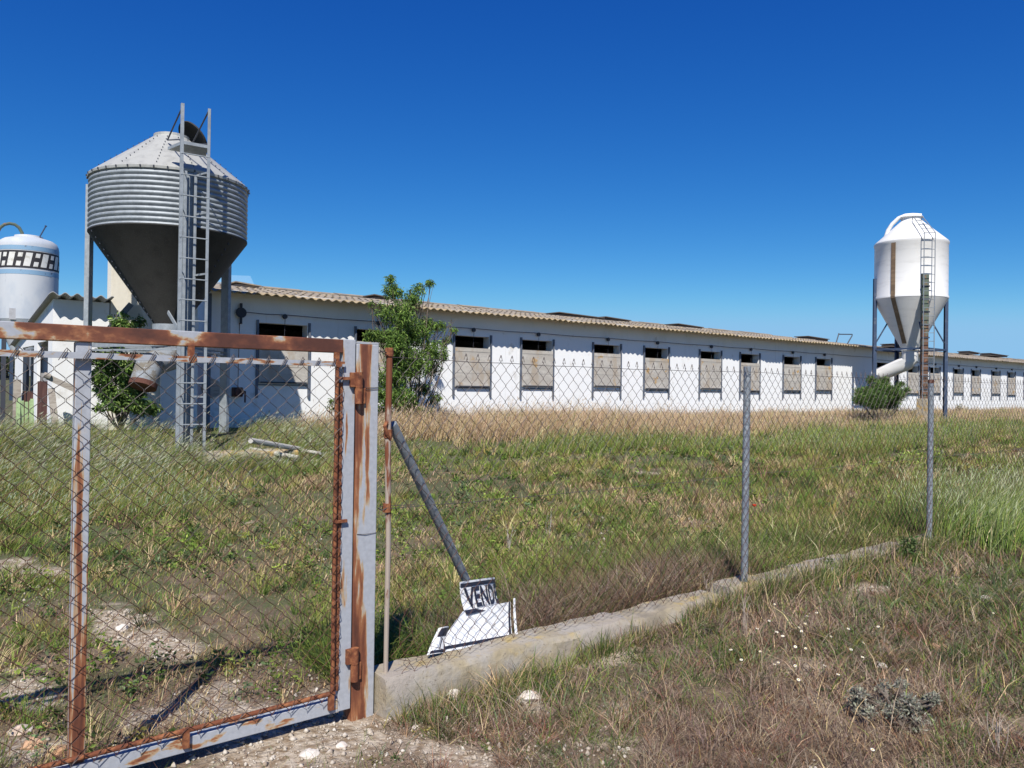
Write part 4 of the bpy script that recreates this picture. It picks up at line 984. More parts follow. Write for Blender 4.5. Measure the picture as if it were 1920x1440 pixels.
def tufts(name, cx, cy, k, rad, hh, wd, cols_t, label, lean=(.3, 1.1), bias=.25, cat='grass', curve=.5, head=None):
    """grass growing in tufts: blades fan out from each centre and share its height and colour"""
    n = len(cx); m = int(k); a = rng.uniform(0, 6.283, (n, m)); rr = np.abs(rng.normal(0, .5, (n, m))) * np.asarray(rad).reshape(-1, 1)
    X = (cx[:, None] + np.cos(a) * rr).ravel(); Y = (cy[:, None] + np.sin(a) * rr).ravel()
    H = (np.asarray(hh).reshape(-1, 1) * rng.uniform(.45, 1.15, (n, m))).ravel(); W_ = (np.asarray(wd).reshape(-1, 1) * rng.uniform(.6, 1.4, (n, m))).ravel()
    C = (cols_t[:, None, :] * rng.uniform(.7, 1.35, (n, m, 1))).reshape(-1, 3); L = rng.uniform(lean[0], lean[1], n * m)
    A = (a + rng.normal(0, .5, (n, m))).ravel(); vx = np.cos(A) + bias * 2; vy = np.sin(A) + bias * .3; A = np.arctan2(vy, vx)
    q = kerbmask(X, Y) & ~((X > 2.6) & (Y > 16.95)); X, Y, H, W_, L, A, C = X[q], Y[q], H[q], W_[q], L[q], A[q], C[q]
    return blades(name, X, Y, H, W_, L, A, C, label, cat=cat, curve=curve, head=head)
def leaves(name, P, L, Wd, cols, parent=None, droop=.3, mt=None):
    """P (n,3) centres; pointed leaves with random direction, drooping"""
    n = len(P); a = rng.uniform(0, 2 * math.pi, n); el = rng.normal(-droop, .5, n)
    d = np.stack([np.cos(a) * np.cos(el), np.sin(a) * np.cos(el), np.sin(el)], 1)
    r = rng.normal(0, 1, (n, 3)); s = np.cross(d, r); s /= np.linalg.norm(s, axis=1)[:, None] + 1e-6
    L = np.asarray(L)[:, None] if np.ndim(L) else L; Wd = np.asarray(Wd)[:, None] if np.ndim(Wd) else Wd
    co = np.empty((n, 4, 3)); co[:, 0] = P; co[:, 2] = P + d * L; co[:, 1] = P + d * L * .45 + s * Wd / 2; co[:, 3] = P + d * L * .45 - s * Wd / 2
    co[:, 2, 2] -= (L * .12).ravel() if np.ndim(L) else L * .12
    i = np.arange(n)[:, None] * 4; fc = np.concatenate([i + np.array([[0, 1, 2]]), i + np.array([[0, 2, 3]])], 0)
    return np_mesh(name, co.reshape(-1, 3), fc, mt or m_leaf, np.repeat(cols[:, None], 4, 1).reshape(-1, 3), parent=parent)
def palette(n, cs, wts, v=.38):
    cs = np.array(cs) * np.array((1.12, 1.07, 1.0)); i = rng.choice(len(cs), n, p=np.array(wts) / sum(wts)); return cs[i] * rng.uniform(1 - v, 1 + v, (n, 1)) * rng.uniform(.93, 1.07, (n, 3))
GREEN = (.105, .170, .032); LGREEN = (.20, .265, .055); DGREEN = (.045, .080, .022); OLIVE = (.22, .20, .06); TAN = (.46, .37, .21); PINK = (.42, .295, .20)
BROWN = (.23, .15, .095); PURP = (.225, .165, .135); STRAW = (.58, .50, .32); BLUEG = (.125, .18, .085)
WIND = 0.15     # blades lean towards +X mostly
def inview(X, Y, margin=.06, r=None):
    f = X * F0.x + Y * F0.y; l = X * R0.x + Y * R0.y; return (f > .4) & (np.abs(l / np.maximum(f, .01)) < .64 + margin)
def scatter(x0, x1, y0, y1, dens, p=1.6, ref=3.5, cap=1.0):
    """density falls with distance from the camera (blades get wider to keep the cover)"""
    n = int((x1 - x0) * (y1 - y0) * dens * cap)
    X = rng.uniform(x0, x1, n); Y = rng.uniform(y0, y1, n); d = np.hypot(X, Y); k = np.minimum(1, (ref / d) ** p)
    s = (rng.random(n) < k) & inview(X, Y, .12); X, Y, d = X[s], Y[s], d[s]
    return X, Y, d, np.maximum(1, (d / ref)) ** (p * .5)
def clump(X, Y, s, seed): return fbm(X, Y, s, seed, 3)
kerbmask = lambda X, Y: ~((Y > 3.46) & (Y < 3.78) & (X > 2.0))
def clean(X, Y, *a):
    m = kerbmask(X, Y) & ~((X > 5.5) & (Y > 16.97)) & ~((X > 2.6) & (Y > 16.97))
    return [v[m] for v in (X, Y) + a]

# 1 field inside the fence
X, Y, d, wf = scatter(-3, 60, 3.85, 14.2, 4200, 1.75, 4.2)
X, Y, d, wf = clean(X, Y, d, wf)
den = clump(X, Y, 1.6, 50); den2 = clump(X, Y, .45, 52)
midshort = sm(8.0, 9.5, Y) * (1 - sm(12.6, 13.2, Y)) * sm(5, 7.5, X) * (1 - sm(14, 22, X))
bare = sm(.50, .62, clump(X, Y, 1.9, 66)) * (1 - sm(5.5, 8.5, Y)) * (1 - sm(3, 5, X)) * .8 + sm(.52, .66, clump(X / 3, Y, 1.3, 67)) * (.35 + .35 * midshort)
keep = rng.random(len(X)) < np.clip(.45 + 1.5 * (den2 - .3) - bare, .10, 1) * (1 - .82 * bare_m(X, Y))
X, Y, d, wf, den, den2, midshort = [v[keep] for v in (X, Y, d, wf, den, den2, midshort)]
n = len(X); tone = clump(X / 1.8, Y, 1.5, 70)
g_ = palette(n, [GREEN, LGREEN, DGREEN, OLIVE, BLUEG], [3.5, 4, 1, 4, .6]); t_ = palette(n, [TAN, PINK, BROWN, STRAW, OLIVE], [3, 2, 3, .5, 2])
mix_ = rng.random(n) < np.clip(.34 + 3.6 * (tone - .5) + .22 * (1 - sm(4, 8, Y)) * (1 - sm(3, 6, X)) + .25 * midshort - .15 * sm(7, 12, X), .04, .93)
cols = np.where(mix_[:, None], t_, g_)
H = rng.gamma(5, .016, n) * (.35 + 1.3 * den2) * (.8 + .5 * sm(7, 13, Y)) * (1 + .6 * sm(5, 12, X)) * (1 - .45 * midshort)
blades('field_grass', X, Y, H, .0036 * wf * rng.uniform(.7, 1.4, n), rng.uniform(.2, 1.1, n), rng.normal(WIND, 1.3, n), cols,
       'mixed green and dry meadow grass inside the fence')
X, Y, d, wf = scatter(-3, 45, 3.9, 13.0, 60, 1.1, 5.5)
k = (clump(X / 1.6, Y, 1.3, 72) > .47 - .04 * sm(6, 12, X)) & (bare_m(X, Y) < .3); X, Y, d = X[k], Y[k], d[k]; n = len(X)
ct = palette(n, [GREEN, LGREEN, DGREEN, OLIVE, TAN, BROWN], [4, 3, 2, 3, 2, 1], .4)
tufts('grass_tufts', X, Y, 26, rng.uniform(.03, .13, n), rng.gamma(7, .022, n) * (1 + .4 * sm(5, 12, X)), .0042 * (d / 5.5) ** .8, ct, 'darker and lighter grass tufts dotted over the meadow')
# 2 dry bank along the barns
X = rng.uniform(5.5, 62, 330000); Y = rng.uniform(12.6, 16.95, 330000)
dd = np.hypot(X, Y); k = (rng.random(len(X)) < np.minimum(1, (14 / dd) ** 1.5) * (.04 + sm(12.9, 13.25, Y + .8 * (clump(X, 0 * X, 2.2, 88) - .5)) * .95)) & inview(X, Y, .1) & (X > 7.2 - (Y - 13) * .2)
X, Y, dd = X[k], Y[k], dd[k]; X, Y, dd = clean(X, Y, dd); n = len(X)
k = (clump(X, Y, 1.2, 81) > .28 + .25 * sm(11, 8, X)); X, Y, dd = X[k], Y[k], dd[k]; n = len(X)
tone = clump(X, Y, 1.7, 85)
cols = np.where((rng.random(n) < .05 + .45 * sm(.55, .66, tone) * sm(10, 13, X))[:, None], palette(n, [LGREEN, GREEN, OLIVE], [2, 2, 2]), palette(n, [TAN, PINK, STRAW, BROWN], [4, 5, 1.2, 2]))
H = rng.gamma(9, .047, n) * (.55 + .9 * clump(X, Y, .8, 83)) * (1 - .42 * sm(14.0, 16.5, Y)) * (1 - .25 * sm(14, 20, X))
blades('dry_grass', X, Y, H, .0085 * (dd / 15) ** .8, rng.uniform(.15, .85, n), rng.normal(.1, .7, n), cols,
       'tall dry straw coloured grass on the bank along the barn wall', head=(.35, .008, .09, (.44, .34, .24)))
# 3 green tall grass in front of the bank
X = rng.uniform(9.5, 50, 150000); Y = rng.uniform(9.5, 13.6, 150000); dd = np.hypot(X, Y)
k = (rng.random(len(X)) < np.minimum(1, (14 / dd) ** 1.5)) & inview(X, Y, .1) & (clump(X / 2.2, Y, 1.6, 91) > .47 + .10 * sm(12.5, 10.5, Y) + .12 * sm(12.5, 9.5, X)); X, Y, dd = X[k], Y[k], dd[k]; n = len(X)
cols = palette(n, [GREEN, LGREEN, DGREEN, OLIVE, TAN], [4, 3, 2, 2, .7]); H = rng.gamma(8, .032, n) * (.6 + .8 * clump(X, Y, .8, 93))
blades('green_grass', X, Y, H, .0085 * (dd / 15) ** .8, rng.uniform(.2, .8, n), rng.normal(.1, .8, n), cols, 'taller green grass growing in front of the dry bank',
       head=(.2, .007, .07, (.26, .30, .16)))
# 4 oat grass round the silo slab
X = rng.normal(4.1, 1.7, 42000); Y = rng.normal(13.6, .95, 42000); k = (Y < 16.9) & (Y > 11.2) & (X > .5) & (X < 8.2) & inview(X, Y, .1); X, Y = X[k], Y[k]; n = len(X)
k = clump(X, Y, .9, 101) > .36; X, Y = X[k], Y[k]; n = len(X)
cols = palette(n, [GREEN, LGREEN, OLIVE, BLUEG, TAN, BROWN], [3, 2.5, 2, 2.5, 1.3, 1]); onslab = (np.abs(X - SA.x) < 1.5) & (np.abs(Y - SA.y + .2) < 1.7)
k = ~(onslab & (rng.random(n) < .85)); X, Y, cols = X[k], Y[k], cols[k]; n = len(X)
H = rng.gamma(8, .034, n) * (.5 + .9 * clump(X, Y, .8, 103))
blades('oat_grass', X, Y, H, .0050 * np.ones(n), rng.uniform(.4, 1.2, n), rng.normal(.0, .5, n), cols, 'wind bent wild oats with pale heads round the galvanised silo legs',
       head=(.3, .006, .10, (.36, .37, .26)))
# left meadow, thick green
X, Y, d, wf = scatter(-4, 3.2, 9, 16.6, 1150, 1.0, 9)
n = len(X); cols = palette(n, [GREEN, LGREEN, BLUEG, OLIVE, TAN, PINK], [3, 4, 1, 2.5, 1.5, 1.2]); H = rng.gamma(8, .028, n) * (.5 + clump(X, Y, 1.1, 111))
blades('green_grass', X, Y, H, .0046 * np.ones(n), rng.uniform(.3, 1.3, n), rng.normal(.0, 1.0, n), cols, 'lush green grass in front of the small shed on the left', head=(.22, .006, .08, (.30, .34, .22)))
# 5 weeds along the footing, inside
X = rng.uniform(2.05, 12.5, 60000); Y = 3.80 + rng.gamma(2, .22, 60000); d = np.hypot(X, Y); k = (Y < 5.6) & inview(X, Y, .1) & (rng.random(len(X)) < np.minimum(1, (4.6 / d) ** 1.2)); X, Y, d = X[k], Y[k], d[k]; n = len(X)
deadz = sm(2.75, 3.2, X) * (1 - sm(5.0, 5.9, X)) * (1 - .75 * sm(4.15, 4.6, Y + (clump(X, Y, .4, 125) - .5))); pale = sm(5.6, 6.3, X) * (1 - sm(8.0, 8.6, X))
u_ = rng.random(n); cg = palette(n, [DGREEN, GREEN, LGREEN, OLIVE], [2.5, 4, 2, 1.5]); cdead = palette(n, [PURP, BROWN, (.30, .25, .20), TAN], [4, 3, 3, .8]); cp = palette(n, [STRAW, (.42, .43, .22), LGREEN, TAN], [2, 3, 2, 2])
cols = np.where((u_ < .82 * deadz)[:, None], cdead, np.where((u_ < .7 * pale)[:, None], cp, cg))
H = rng.gamma(7, .022, n) * (.4 + 1.2 * clump(X, Y, .35, 121)) * (1 + .2 * deadz + .35 * sm(2.9, 2.3, X) * (Y > 3.9)) * (1 - .55 * np.clip((X - 2.35) * (2.95 - X) * 14, 0, 1) * (Y < 4.15))
blades('weeds', X, Y, H, .004 * (d / 4.2) * rng.uniform(.6, 1.4, n), rng.uniform(.3, 1.5, n), rng.uniform(0, 6.28, n), cols, 'dense weeds and dead brush growing behind the concrete footing', cat='weeds')
# dead twigs
X = rng.uniform(2.75, 5.9, 700); Y = 3.85 + rng.gamma(2, .17, 700); n = len(X); k = Y < 5.2; X, Y = X[k], Y[k]; n = len(X)
tufts('dead_brush', X, Y, 30, rng.uniform(.05, .14, n), rng.gamma(8, .028, n), .0026 * np.ones(n), palette(n, [PURP, (.33, .28, .22), BROWN, (.12, .085, .06), (.16, .18, .08)], [3, 2, 3, 2, 1], .3),
      'tangle of grey brown dead brush behind the fence', lean=(.2, 1.5), bias=.05, cat='brush', curve=.1)
X = rng.uniform(2.1, 9, 1100); Y = 3.84 + rng.gamma(2, .3, 1100); k = (Y < 6.2) & ((X < 2.9) | (X > 5.4) | (Y > 4.6)); X, Y = X[k], Y[k]; n = len(X)
tufts('weed_tufts', X, Y, 30, rng.uniform(.05, .13, n), rng.gamma(8, .026, n), .0042 * np.ones(n), palette(n, [GREEN, LGREEN, DGREEN, OLIVE], [3, 2, 3, 1], .3), 'green weed tufts behind the fence', lean=(.3, 1.3), cat='weeds')
# 6 foreground outside
X, Y, d, wf = scatter(.2, 16, .3, 3.52, 9500, 1.8, 3.0)
X, Y, d, wf = clean(X, Y, d, wf)
den2 = clump(X, Y, .33, 131); den = clump(X, Y, 1.0, 133)
trackm = sm(.62, .15, np.hypot(X - 1.75, (Y - 3.2) * 1.1)) + .8 * sm(.62, .2, np.hypot((X - 2.35) / 1.3, Y - 2.7)) + .6 * sm(1.6, .8, X)
keep = rng.random(len(X)) < np.clip(.55 + 1.4 * (den2 - .45) - .55 * trackm, .10, 1) * (1 - .8 * bare_m(X, Y)); X, Y, d, wf, den, den2 = [v[keep] for v in (X, Y, d, wf, den, den2)]; n = len(X)
rt = sm(3.6, 5.2, X) * (1 - sm(2.35, 2.9, Y)) * sm(.35, .55, clump(X, Y, 1.4, 135)); lft = (1 - sm(1.8, 2.6, X))
gf = np.clip(.34 + 2.4 * (den - .5) + .50 * rt * sm(3.8, 5.5, X) + .35 * lft, .04, .9)
cols = np.where((rng.random(n) < gf)[:, None], palette(n, [GREEN, DGREEN, BLUEG, LGREEN, OLIVE], [3, 2, 2.5, 1.2, 1.5]), palette(n, [PURP, BROWN, (.30, .24, .185), TAN, (.17, .09, .07), PINK], [4.5, 3, 4, 1.6, 1, 1]))
H = rng.gamma(5, .0155, n) * (.5 + 1.0 * den2) * (1 + .4 * sm(3, 6, X))
blades('short_grass', X, Y, H, .0030 * wf * rng.uniform(.6, 1.5, n), rng.uniform(.3, 1.4, n), rng.uniform(0, 6.28, n), cols, 'low dry purple brown grass and green tufts outside the fence')
X, Y, d, wf = scatter(.3, 13, .5, 3.44, 330, 1.3, 3.2)
k = (clump(X, Y, .8, 137) > .44) & (bare_m(X, Y) < .4); X, Y, d = X[k], Y[k], d[k]; n = len(X)
gr = rng.random(n) < np.clip(.36 + 2.4 * (clump(X, Y, 1.0, 133) - .5) + .45 * sm(3.6, 5.2, X) * (1 - sm(2.6, 3.2, Y)), .05, .85)
ct = np.where(gr[:, None], palette(n, [GREEN, DGREEN, BLUEG, OLIVE], [3, 3, 2, 1], .3), palette(n, [PURP, BROWN, (.34, .28, .22), (.13, .085, .06), (.22, .10, .07)], [4, 3, 3, 3, 1], .3))
tufts('dry_tufts', X, Y, 26, rng.uniform(.03, .09, n), rng.gamma(6, .0135, n) * (1 + .3 * sm(3, 6, X)), .0026 * (d / 3.2) ** .8, ct, 'small dry brown and green tufts outside the fence', lean=(.4, 1.7), bias=.05)
# longer dry stems, foreground
X = rng.uniform(2.0, 9, 5200); Y = rng.uniform(.8, 3.45, 5200); k = inview(X, Y, .1) & (clump(X, Y, .7, 141) > .5); X, Y = X[k], Y[k]; n = len(X)
blades('dry_stems', X, Y, rng.gamma(6, .024, n), .0022 * np.ones(n) * np.hypot(X, Y) / 3.5, rng.uniform(.1, .9, n), rng.uniform(0, 6.28, n), palette(n, [PURP, (.38, .30, .22), (.30, .14, .10)], [3, 2, 1]), 'thin reddish dry stems standing in the low grass', curve=.2, cat='stems')
# weeds in front of footing face
X = rng.uniform(2.1, 9, 9000); Y = 3.49 - rng.gamma(1.5, .05, 9000); k = (clump(X, Y, .35, 151) > .52 - .18 * sm(4.2, 5.4, X)) & (Y > 3.1); X, Y = X[k], Y[k]; n = len(X)
blades('weeds', X, Y, rng.gamma(6, .016, n) * (1 + .9 * sm(4.2, 5.5, X)), .0034 * np.ones(n) * np.hypot(X, Y) / 4, rng.uniform(.1, .7, n), rng.uniform(0, 6.28, n), palette(n, [GREEN, DGREEN, TAN, PURP, OLIVE], [3, 2, 2, 2.5, 1]), 'tufts growing against the front of the concrete footing', cat='weeds')
# 7 tall grass on the right
X = np.concatenate([rng.uniform(8.3, 13.5, 16000), rng.normal(9.1, .5, 4000)]); Y = np.concatenate([rng.uniform(2.9, 4.5, 16000), rng.normal(3.8, .3, 4000)]); k = inview(X, Y, .12) & (X - (Y - 3.6) * 1.2 > 8.3); X, Y = X[k], Y[k]; n = len(X)
blades('tall_grass', X, Y, rng.gamma(14, .034, n) * (.6 + .7 * clump(X, Y, .9, 161)), .0062 * np.ones(n), rng.uniform(.35, .95, n), rng.normal(.1, .55, n), palette(n, [GREEN, LGREEN, DGREEN, (.24, .29, .13), TAN], [4, 3, 3, 1.2, .5]),
       'tall green grass bending to the right at the right edge', head=(.15, .005, .10, (.32, .36, .2)))

def ground_leaves(name, cx, cy, k, rad, hh, L, Wd, cols_t, label):
    n = len(cx); m = int(k); a = rng.uniform(0, 6.283, (n, m)); rr = np.abs(rng.normal(0, .55, (n, m))) * np.asarray(rad).reshape(-1, 1)
    X = cx[:, None] + np.cos(a) * rr; Y = cy[:, None] + np.sin(a) * rr; Z = hgt(X, Y) + rng.random((n, m)) * np.asarray(hh).reshape(-1, 1) * (1 - .5 * rr / np.asarray(rad).reshape(-1, 1)).clip(.2, 1)
    C = (cols_t[:, None] * rng.uniform(.65, 1.4, (n, m, 1))).reshape(-1, 3); X, Y, Z = X.ravel(), Y.ravel(), Z.ravel(); q = kerbmask(X, Y)
    P = np.stack([X, Y, Z], 1)[q]; Ls = np.repeat(L, m)[q] * rng.uniform(.6, 1.4, q.sum()); o = leaves(name, P, Ls, Ls * Wd, C[q], droop=-.35, mt=m_grass); return tag(o, label, 'weeds', kind='stuff')
X, Y, d, wf = scatter(-2, 22, 3.85, 12.5, 26, 1.0, 5); k = (bare_m(X, Y) < .3) & (clump(X, Y, 1.1, 181) > .46); X, Y, d = X[k], Y[k], d[k]; n = len(X)
ground_leaves('broadleaf_weeds', X, Y, 34, rng.uniform(.05, .17, n), rng.uniform(.03, .16, n), .022 + .0022 * d, .42, palette(n, [GREEN, LGREEN, DGREEN, BLUEG, OLIVE], [4, 3, 3, 2, 1], .3), 'broad leaved weeds among the meadow grass')
X, Y, d, wf = scatter(.6, 12, .6, 3.42, 34, 1.0, 3.5); k = (bare_m(X, Y) < .3) & (clump(X, Y, .9, 183) > .50 - .05 * sm(3, 5, X)); X, Y, d = X[k], Y[k], d[k]; n = len(X)
ground_leaves('broadleaf_weeds', X, Y, 40, rng.uniform(.03, .10, n), rng.uniform(.01, .06, n), .009 + .0016 * d, .40, palette(n, [GREEN, DGREEN, BLUEG, OLIVE, PURP], [4, 3, 3, 1, 1], .3), 'low leafy weeds in the dry ground outside the fence')
X = rng.uniform(8.5, 13, 2600); Y = 3.0 + rng.gamma(2, .4, 2600); k = inview(X, Y, .12) & (X - (Y - 3.6) > 8.5); X, Y = X[k], Y[k]; n = len(X)
blades('feathery_grass', X, Y, rng.gamma(30, .022, n), .004 * np.ones(n), rng.uniform(.5, 1.1, n), rng.normal(.0, .35, n), palette(n, [(.24, .29, .12), (.32, .33, .18), LGREEN, GREEN], [3, 1.5, 2, 2]),
       'long pale feathery stems arching to the right at the right edge', head=(.35, .005, .14, (.33, .34, .2)))
X = np.concatenate([rng.uniform(4.75, 9.2, 190), rng.uniform(2.7, 4.8, 34)]); n = len(X); Y = np.where(rng.random(n) < .6, 3.45, 3.80) + rng.normal(0, .03, n)
tufts('footing_weeds', X, Y, 34, rng.uniform(.05, .11, n), rng.gamma(8, .019, n), .0036 * np.ones(n), palette(n, [GREEN, LGREEN, TAN, PURP, BROWN], [3, 2, 2, 3, 1], .3), 'weeds leaning over the right part of the concrete footing', lean=(.3, 1.4), bias=.1, cat='weeds')
# leafy shrubs and trees ------------------------------------------------------
def clumps(spec, n, flat=1.0):
    """spec: (centre, radius, weight); points concentrated on shells so clumps read light and dark"""
    w_ = np.array([s[2] for s in spec], float); w_ /= w_.sum(); idx = rng.choice(len(spec), n, p=w_)
    c = np.array([tuple(s[0]) for s in spec])[idx]; r = np.array([s[1] for s in spec])[idx]
    v = rng.normal(0, 1, (n, 3)); v /= np.linalg.norm(v, axis=1)[:, None]; rad = rng.random(n) ** .55
    p = c + v * (r * rad)[:, None] * np.array([1, 1, .85 * flat]); k = fbm(p[:, 0] * 3 + p[:, 2] * 2.1, p[:, 1] * 3 + p[:, 2] * 3.3, .42, 171, 2) > .45
    return p[k]
def limb(mb, a, b, r0, r1, bend=.12, n=6, seed=0):
    r = random.Random(seed); a = Vector(a); b = Vector(b); off = Vector((r.uniform(-1, 1), r.uniform(-1, 1), r.uniform(-.3, .6))) * bend * (b - a).length
    pts = [a.lerp(b, t) + off * math.sin(math.pi * t) for t in [i / n for i in range(n + 1)]]
    mb.tube(pts, [r0 + (r1 - r0) * i / n for i in range(n + 1)], 7)
def leafy(name, label, cat, base, spec, n, L, Wd, cols, wts, droop=.3, trunk_r=.04, group=None, branches=True, twig=True):
    t = thing(name, label, cat, base, group)
    tops = [s[0] for s in spec]; mb = MB()
    for k, tp in enumerate(tops):
        limb(mb, base, tp, trunk_r * (.55 + .45 * (k == 0)), .006, seed=k + int(base[0] * 10))
        if twig:
            for j in range(5):
                r = random.Random(k * 31 + j); e = Vector(tp) + Vector((r.uniform(-1, 1), r.uniform(-1, 1), r.uniform(-.5, 1))).normalized() * spec[k][1] * .95
                limb(mb, Vector(base).lerp(Vector(tp), r.uniform(.6, 1)), e, .009, .003, seed=j)
    mb.build('trunk' if cat == 'tree' else 'stems', m_bark, t)
    P = clumps(spec, n); m = len(P)
    leaves('crown' if cat == 'tree' else 'foliage', P, rng.uniform(.7, 1.3, m) * L, rng.uniform(.7, 1.3, m) * Wd, palette(m, cols, wts, .3), parent=t, droop=droop)
    return t
YT = 15.4
bT = U(768, 800, YT); bT = Vector((bT.x, YT, hz(bT.x, YT) - .03))
def cl(px, py, dy, rpx, w_=None): 
    p = U(px, py, YT + dy); r = rpx / 1500 * 17.9; return (p, r, w_ if w_ else r ** 2.3)
spec = [cl(737, 545, 0, 20), cl(732, 522, 0, 9), cl(770, 560, .1, 22), cl(787, 540, .1, 14), cl(806, 530, .1, 9), cl(748, 590, -.2, 34), cl(712, 580, .1, 17), cl(698, 568, .2, 8),
        cl(770, 625, .1, 38), cl(735, 640, -.3, 34), cl(700, 632, -.1, 20), cl(800, 610, .2, 22), cl(825, 612, .1, 14), cl(848, 604, .1, 9), cl(851, 618, 0, 8), cl(835, 640, .2, 15), cl(812, 660, -.1, 28),
        cl(775, 680, -.3, 36), cl(738, 700, -.1, 34), cl(722, 740, -.2, 24), cl(752, 745, -.3, 28), cl(812, 690, .1, 20), cl(790, 728, .1, 18), cl(830, 668, .1, 12), cl(700, 690, .1, 16), cl(775, 765, -.2, 18), cl(818, 742, .2, 13), cl(714, 770, -.1, 18), cl(735, 785, -.2, 18), cl(760, 790, -.1, 18), cl(785, 782, 0, 16), cl(700, 740, .1, 16), cl(745, 665, -.3, 26)]
leafy('young_tree', 'young leafy green tree growing against the long barn wall behind the fence', 'tree', bT, spec, 46000, .085, .021,
      [(.10, .18, .038), (.17, .28, .06), (.05, .095, .024), (.24, .36, .09)], [4, 3, 3, 1.4], .5, .035)
# dark leafy bush behind the silo outlet
YT = 15.9; bS = U(228, 760, YT); bS = Vector((bS.x, YT, hz(bS.x, YT)))
spec = [cl(235, 612, 0, 20), cl(260, 600, .3, 12), cl(222, 596, .2, 14), cl(215, 640, 0, 26), cl(250, 640, .2, 22), cl(200, 670, 0, 24), cl(230, 690, 0, 30), cl(195, 705, 0, 20), cl(250, 705, .1, 22), cl(225, 730, 0, 26), cl(190, 735, .1, 14), cl(262, 735, .1, 14), cl(285, 765, .1, 14), cl(210, 750, -.1, 20), cl(240, 755, -.1, 20), cl(190, 758, 0, 14), cl(265, 760, -.1, 16)]
leafy('leafy_shrub', 'dark glossy green shrub between the shed and the galvanised silo outlet', 'shrub', bS, spec, 21000, .085, .036,
      [(.11, .19, .05), (.19, .30, .08), (.05, .095, .03), (.27, .38, .12)], [4, 3, 3, 1], .3, .035)
YT = 13.6; bB = U(1648, 780, YT); bB = Vector((bB.x, YT, hz(bB.x, YT)))
def cl2(px, py, dy, rpx): p = U(px, py, YT + dy); r = rpx / 1500 * 28; return (p, r, r ** 2)
spec = [cl2(1632, 714, .1, 6), cl2(1660, 716, -.1, 7), cl2(1608, 736, .1, 7), cl2(1702, 735, 0, 6), cl2(1650, 732, 0, 20), cl2(1625, 742, .2, 18), cl2(1675, 742, -.2, 18), cl2(1612, 752, 0, 12), cl2(1640, 752, -.3, 20), cl2(1668, 755, .2, 18), cl2(1690, 742, .3, 10), cl2(1638, 720, .2, 10), cl2(1690, 725, .3, 8)]
leafy('broom_bush', 'round dark green bush at the foot of the white silo', 'bush', bB, spec, 20000, .17, .022, [(.09, .17, .04), (.15, .25, .07), (.045, .085, .025), (.21, .30, .10)], [4, 3, 2, 1], -.8, .03)
YT = 16.3; b3 = U(625, 800, YT); b3 = Vector((b3.x, YT, hz(b3.x, YT)))
spec = [cl(625, 752, 0, 10), cl(633, 745, 0, 7), cl(618, 765, 0, 8), cl(640, 760, .1, 9)]
leafy('sapling', 'small thin sapling against the sunlit barn wall left of the gate post', 'shrub', b3, spec, 420, .07, .02, [(.085, .14, .035), (.13, .20, .05)], [1, 1], .4, .012)
YT = 15.2; b4 = U(815, 800, YT); b4 = Vector((b4.x, YT, hz(b4.x, YT)))
spec = [cl(800, 775, 0, 18), cl(825, 768, .1, 15), cl(845, 782, 0, 14), cl(812, 755, .1, 10)]
leafy('low_bush', 'low grey green bush in the dry grass right of the young tree', 'bush', b4, spec, 1600, .06, .016, [(.09, .11, .06), (.06, .08, .04), (.14, .14, .08)], [2, 2, 1], -.2, .015)
YT = 15.6; b5 = U(1478, 790, YT); 
for k, (px, py, rp, lb, col_) in enumerate(((1800, 772, 14, 'pale weedy bush at the barn wall right of the white silo leg', [(.20, .21, .11), (.28, .24, .14)]),
                              (1550, 1062, 22, 'dark green weed clump beside the overgrown footing', [(.06, .10, .035), (.10, .15, .05)]),
                              (1462, 1070, 20, 'green weed clump in front of the broken footing end', [(.07, .11, .04), (.12, .17, .06)]),
                              (1700, 1032, 34, 'big dark green weed clump at the foot of the far fence post', [(.055, .10, .03), (.10, .15, .05)]),
                              (1395, 1080, 26, 'brownish weed clump filling the gap between the footing pieces', [(.20, .15, .11), (.12, .13, .06)]),
                              (1330, 1180, 16, 'small weed clump at the broken end of the near footing', [(.16, .12, .08), (.10, .14, .05)]),
                              (760, 1318, 16, 'green weed tuft below the near end of the footing', [(.08, .13, .035), (.12, .18, .05)]))):
    g = G(px, py + rp * .8) if k else U(px, py + 10, 15.3); g = Vector((g.x, g.y, hz(g.x, g.y))); dist = (g - CAM).dot(F0); r = rp / 1500 * dist
    spec = [(g + Vector((r * .1, 0, r * .9)), r * .8, 1), (g + Vector((-r * .7, .1 * r, r * .5)), r * .55, .6), (g + Vector((r * .8, 0, r * .5)), r * .6, .6)]
    leafy('weed_clump', lb, 'weed', g, spec, 900, r * .28, r * .09, col_, [1, 1], -.5, r * .04)
# grey aromatic shrub in the foreground
g = G(1682, 1352); r = .15
_r = random.Random(5); spec = [(g + Vector((_r.uniform(-1.1, 1.1) * r, _r.uniform(-1.1, 1.1) * r, _r.uniform(.15, .95) * r)), r * _r.uniform(.18, .36), 1) for _ in range(22)]
leafy('grey_shrub', 'silvery grey low shrub in the dry grass at lower right', 'shrub', g, spec, 5200, .021, .0075, [(.30, .31, .26), (.22, .23, .19), (.36, .37, .31), (.26, .22, .18)], [3, 3, 2, 1], -.6, .006)
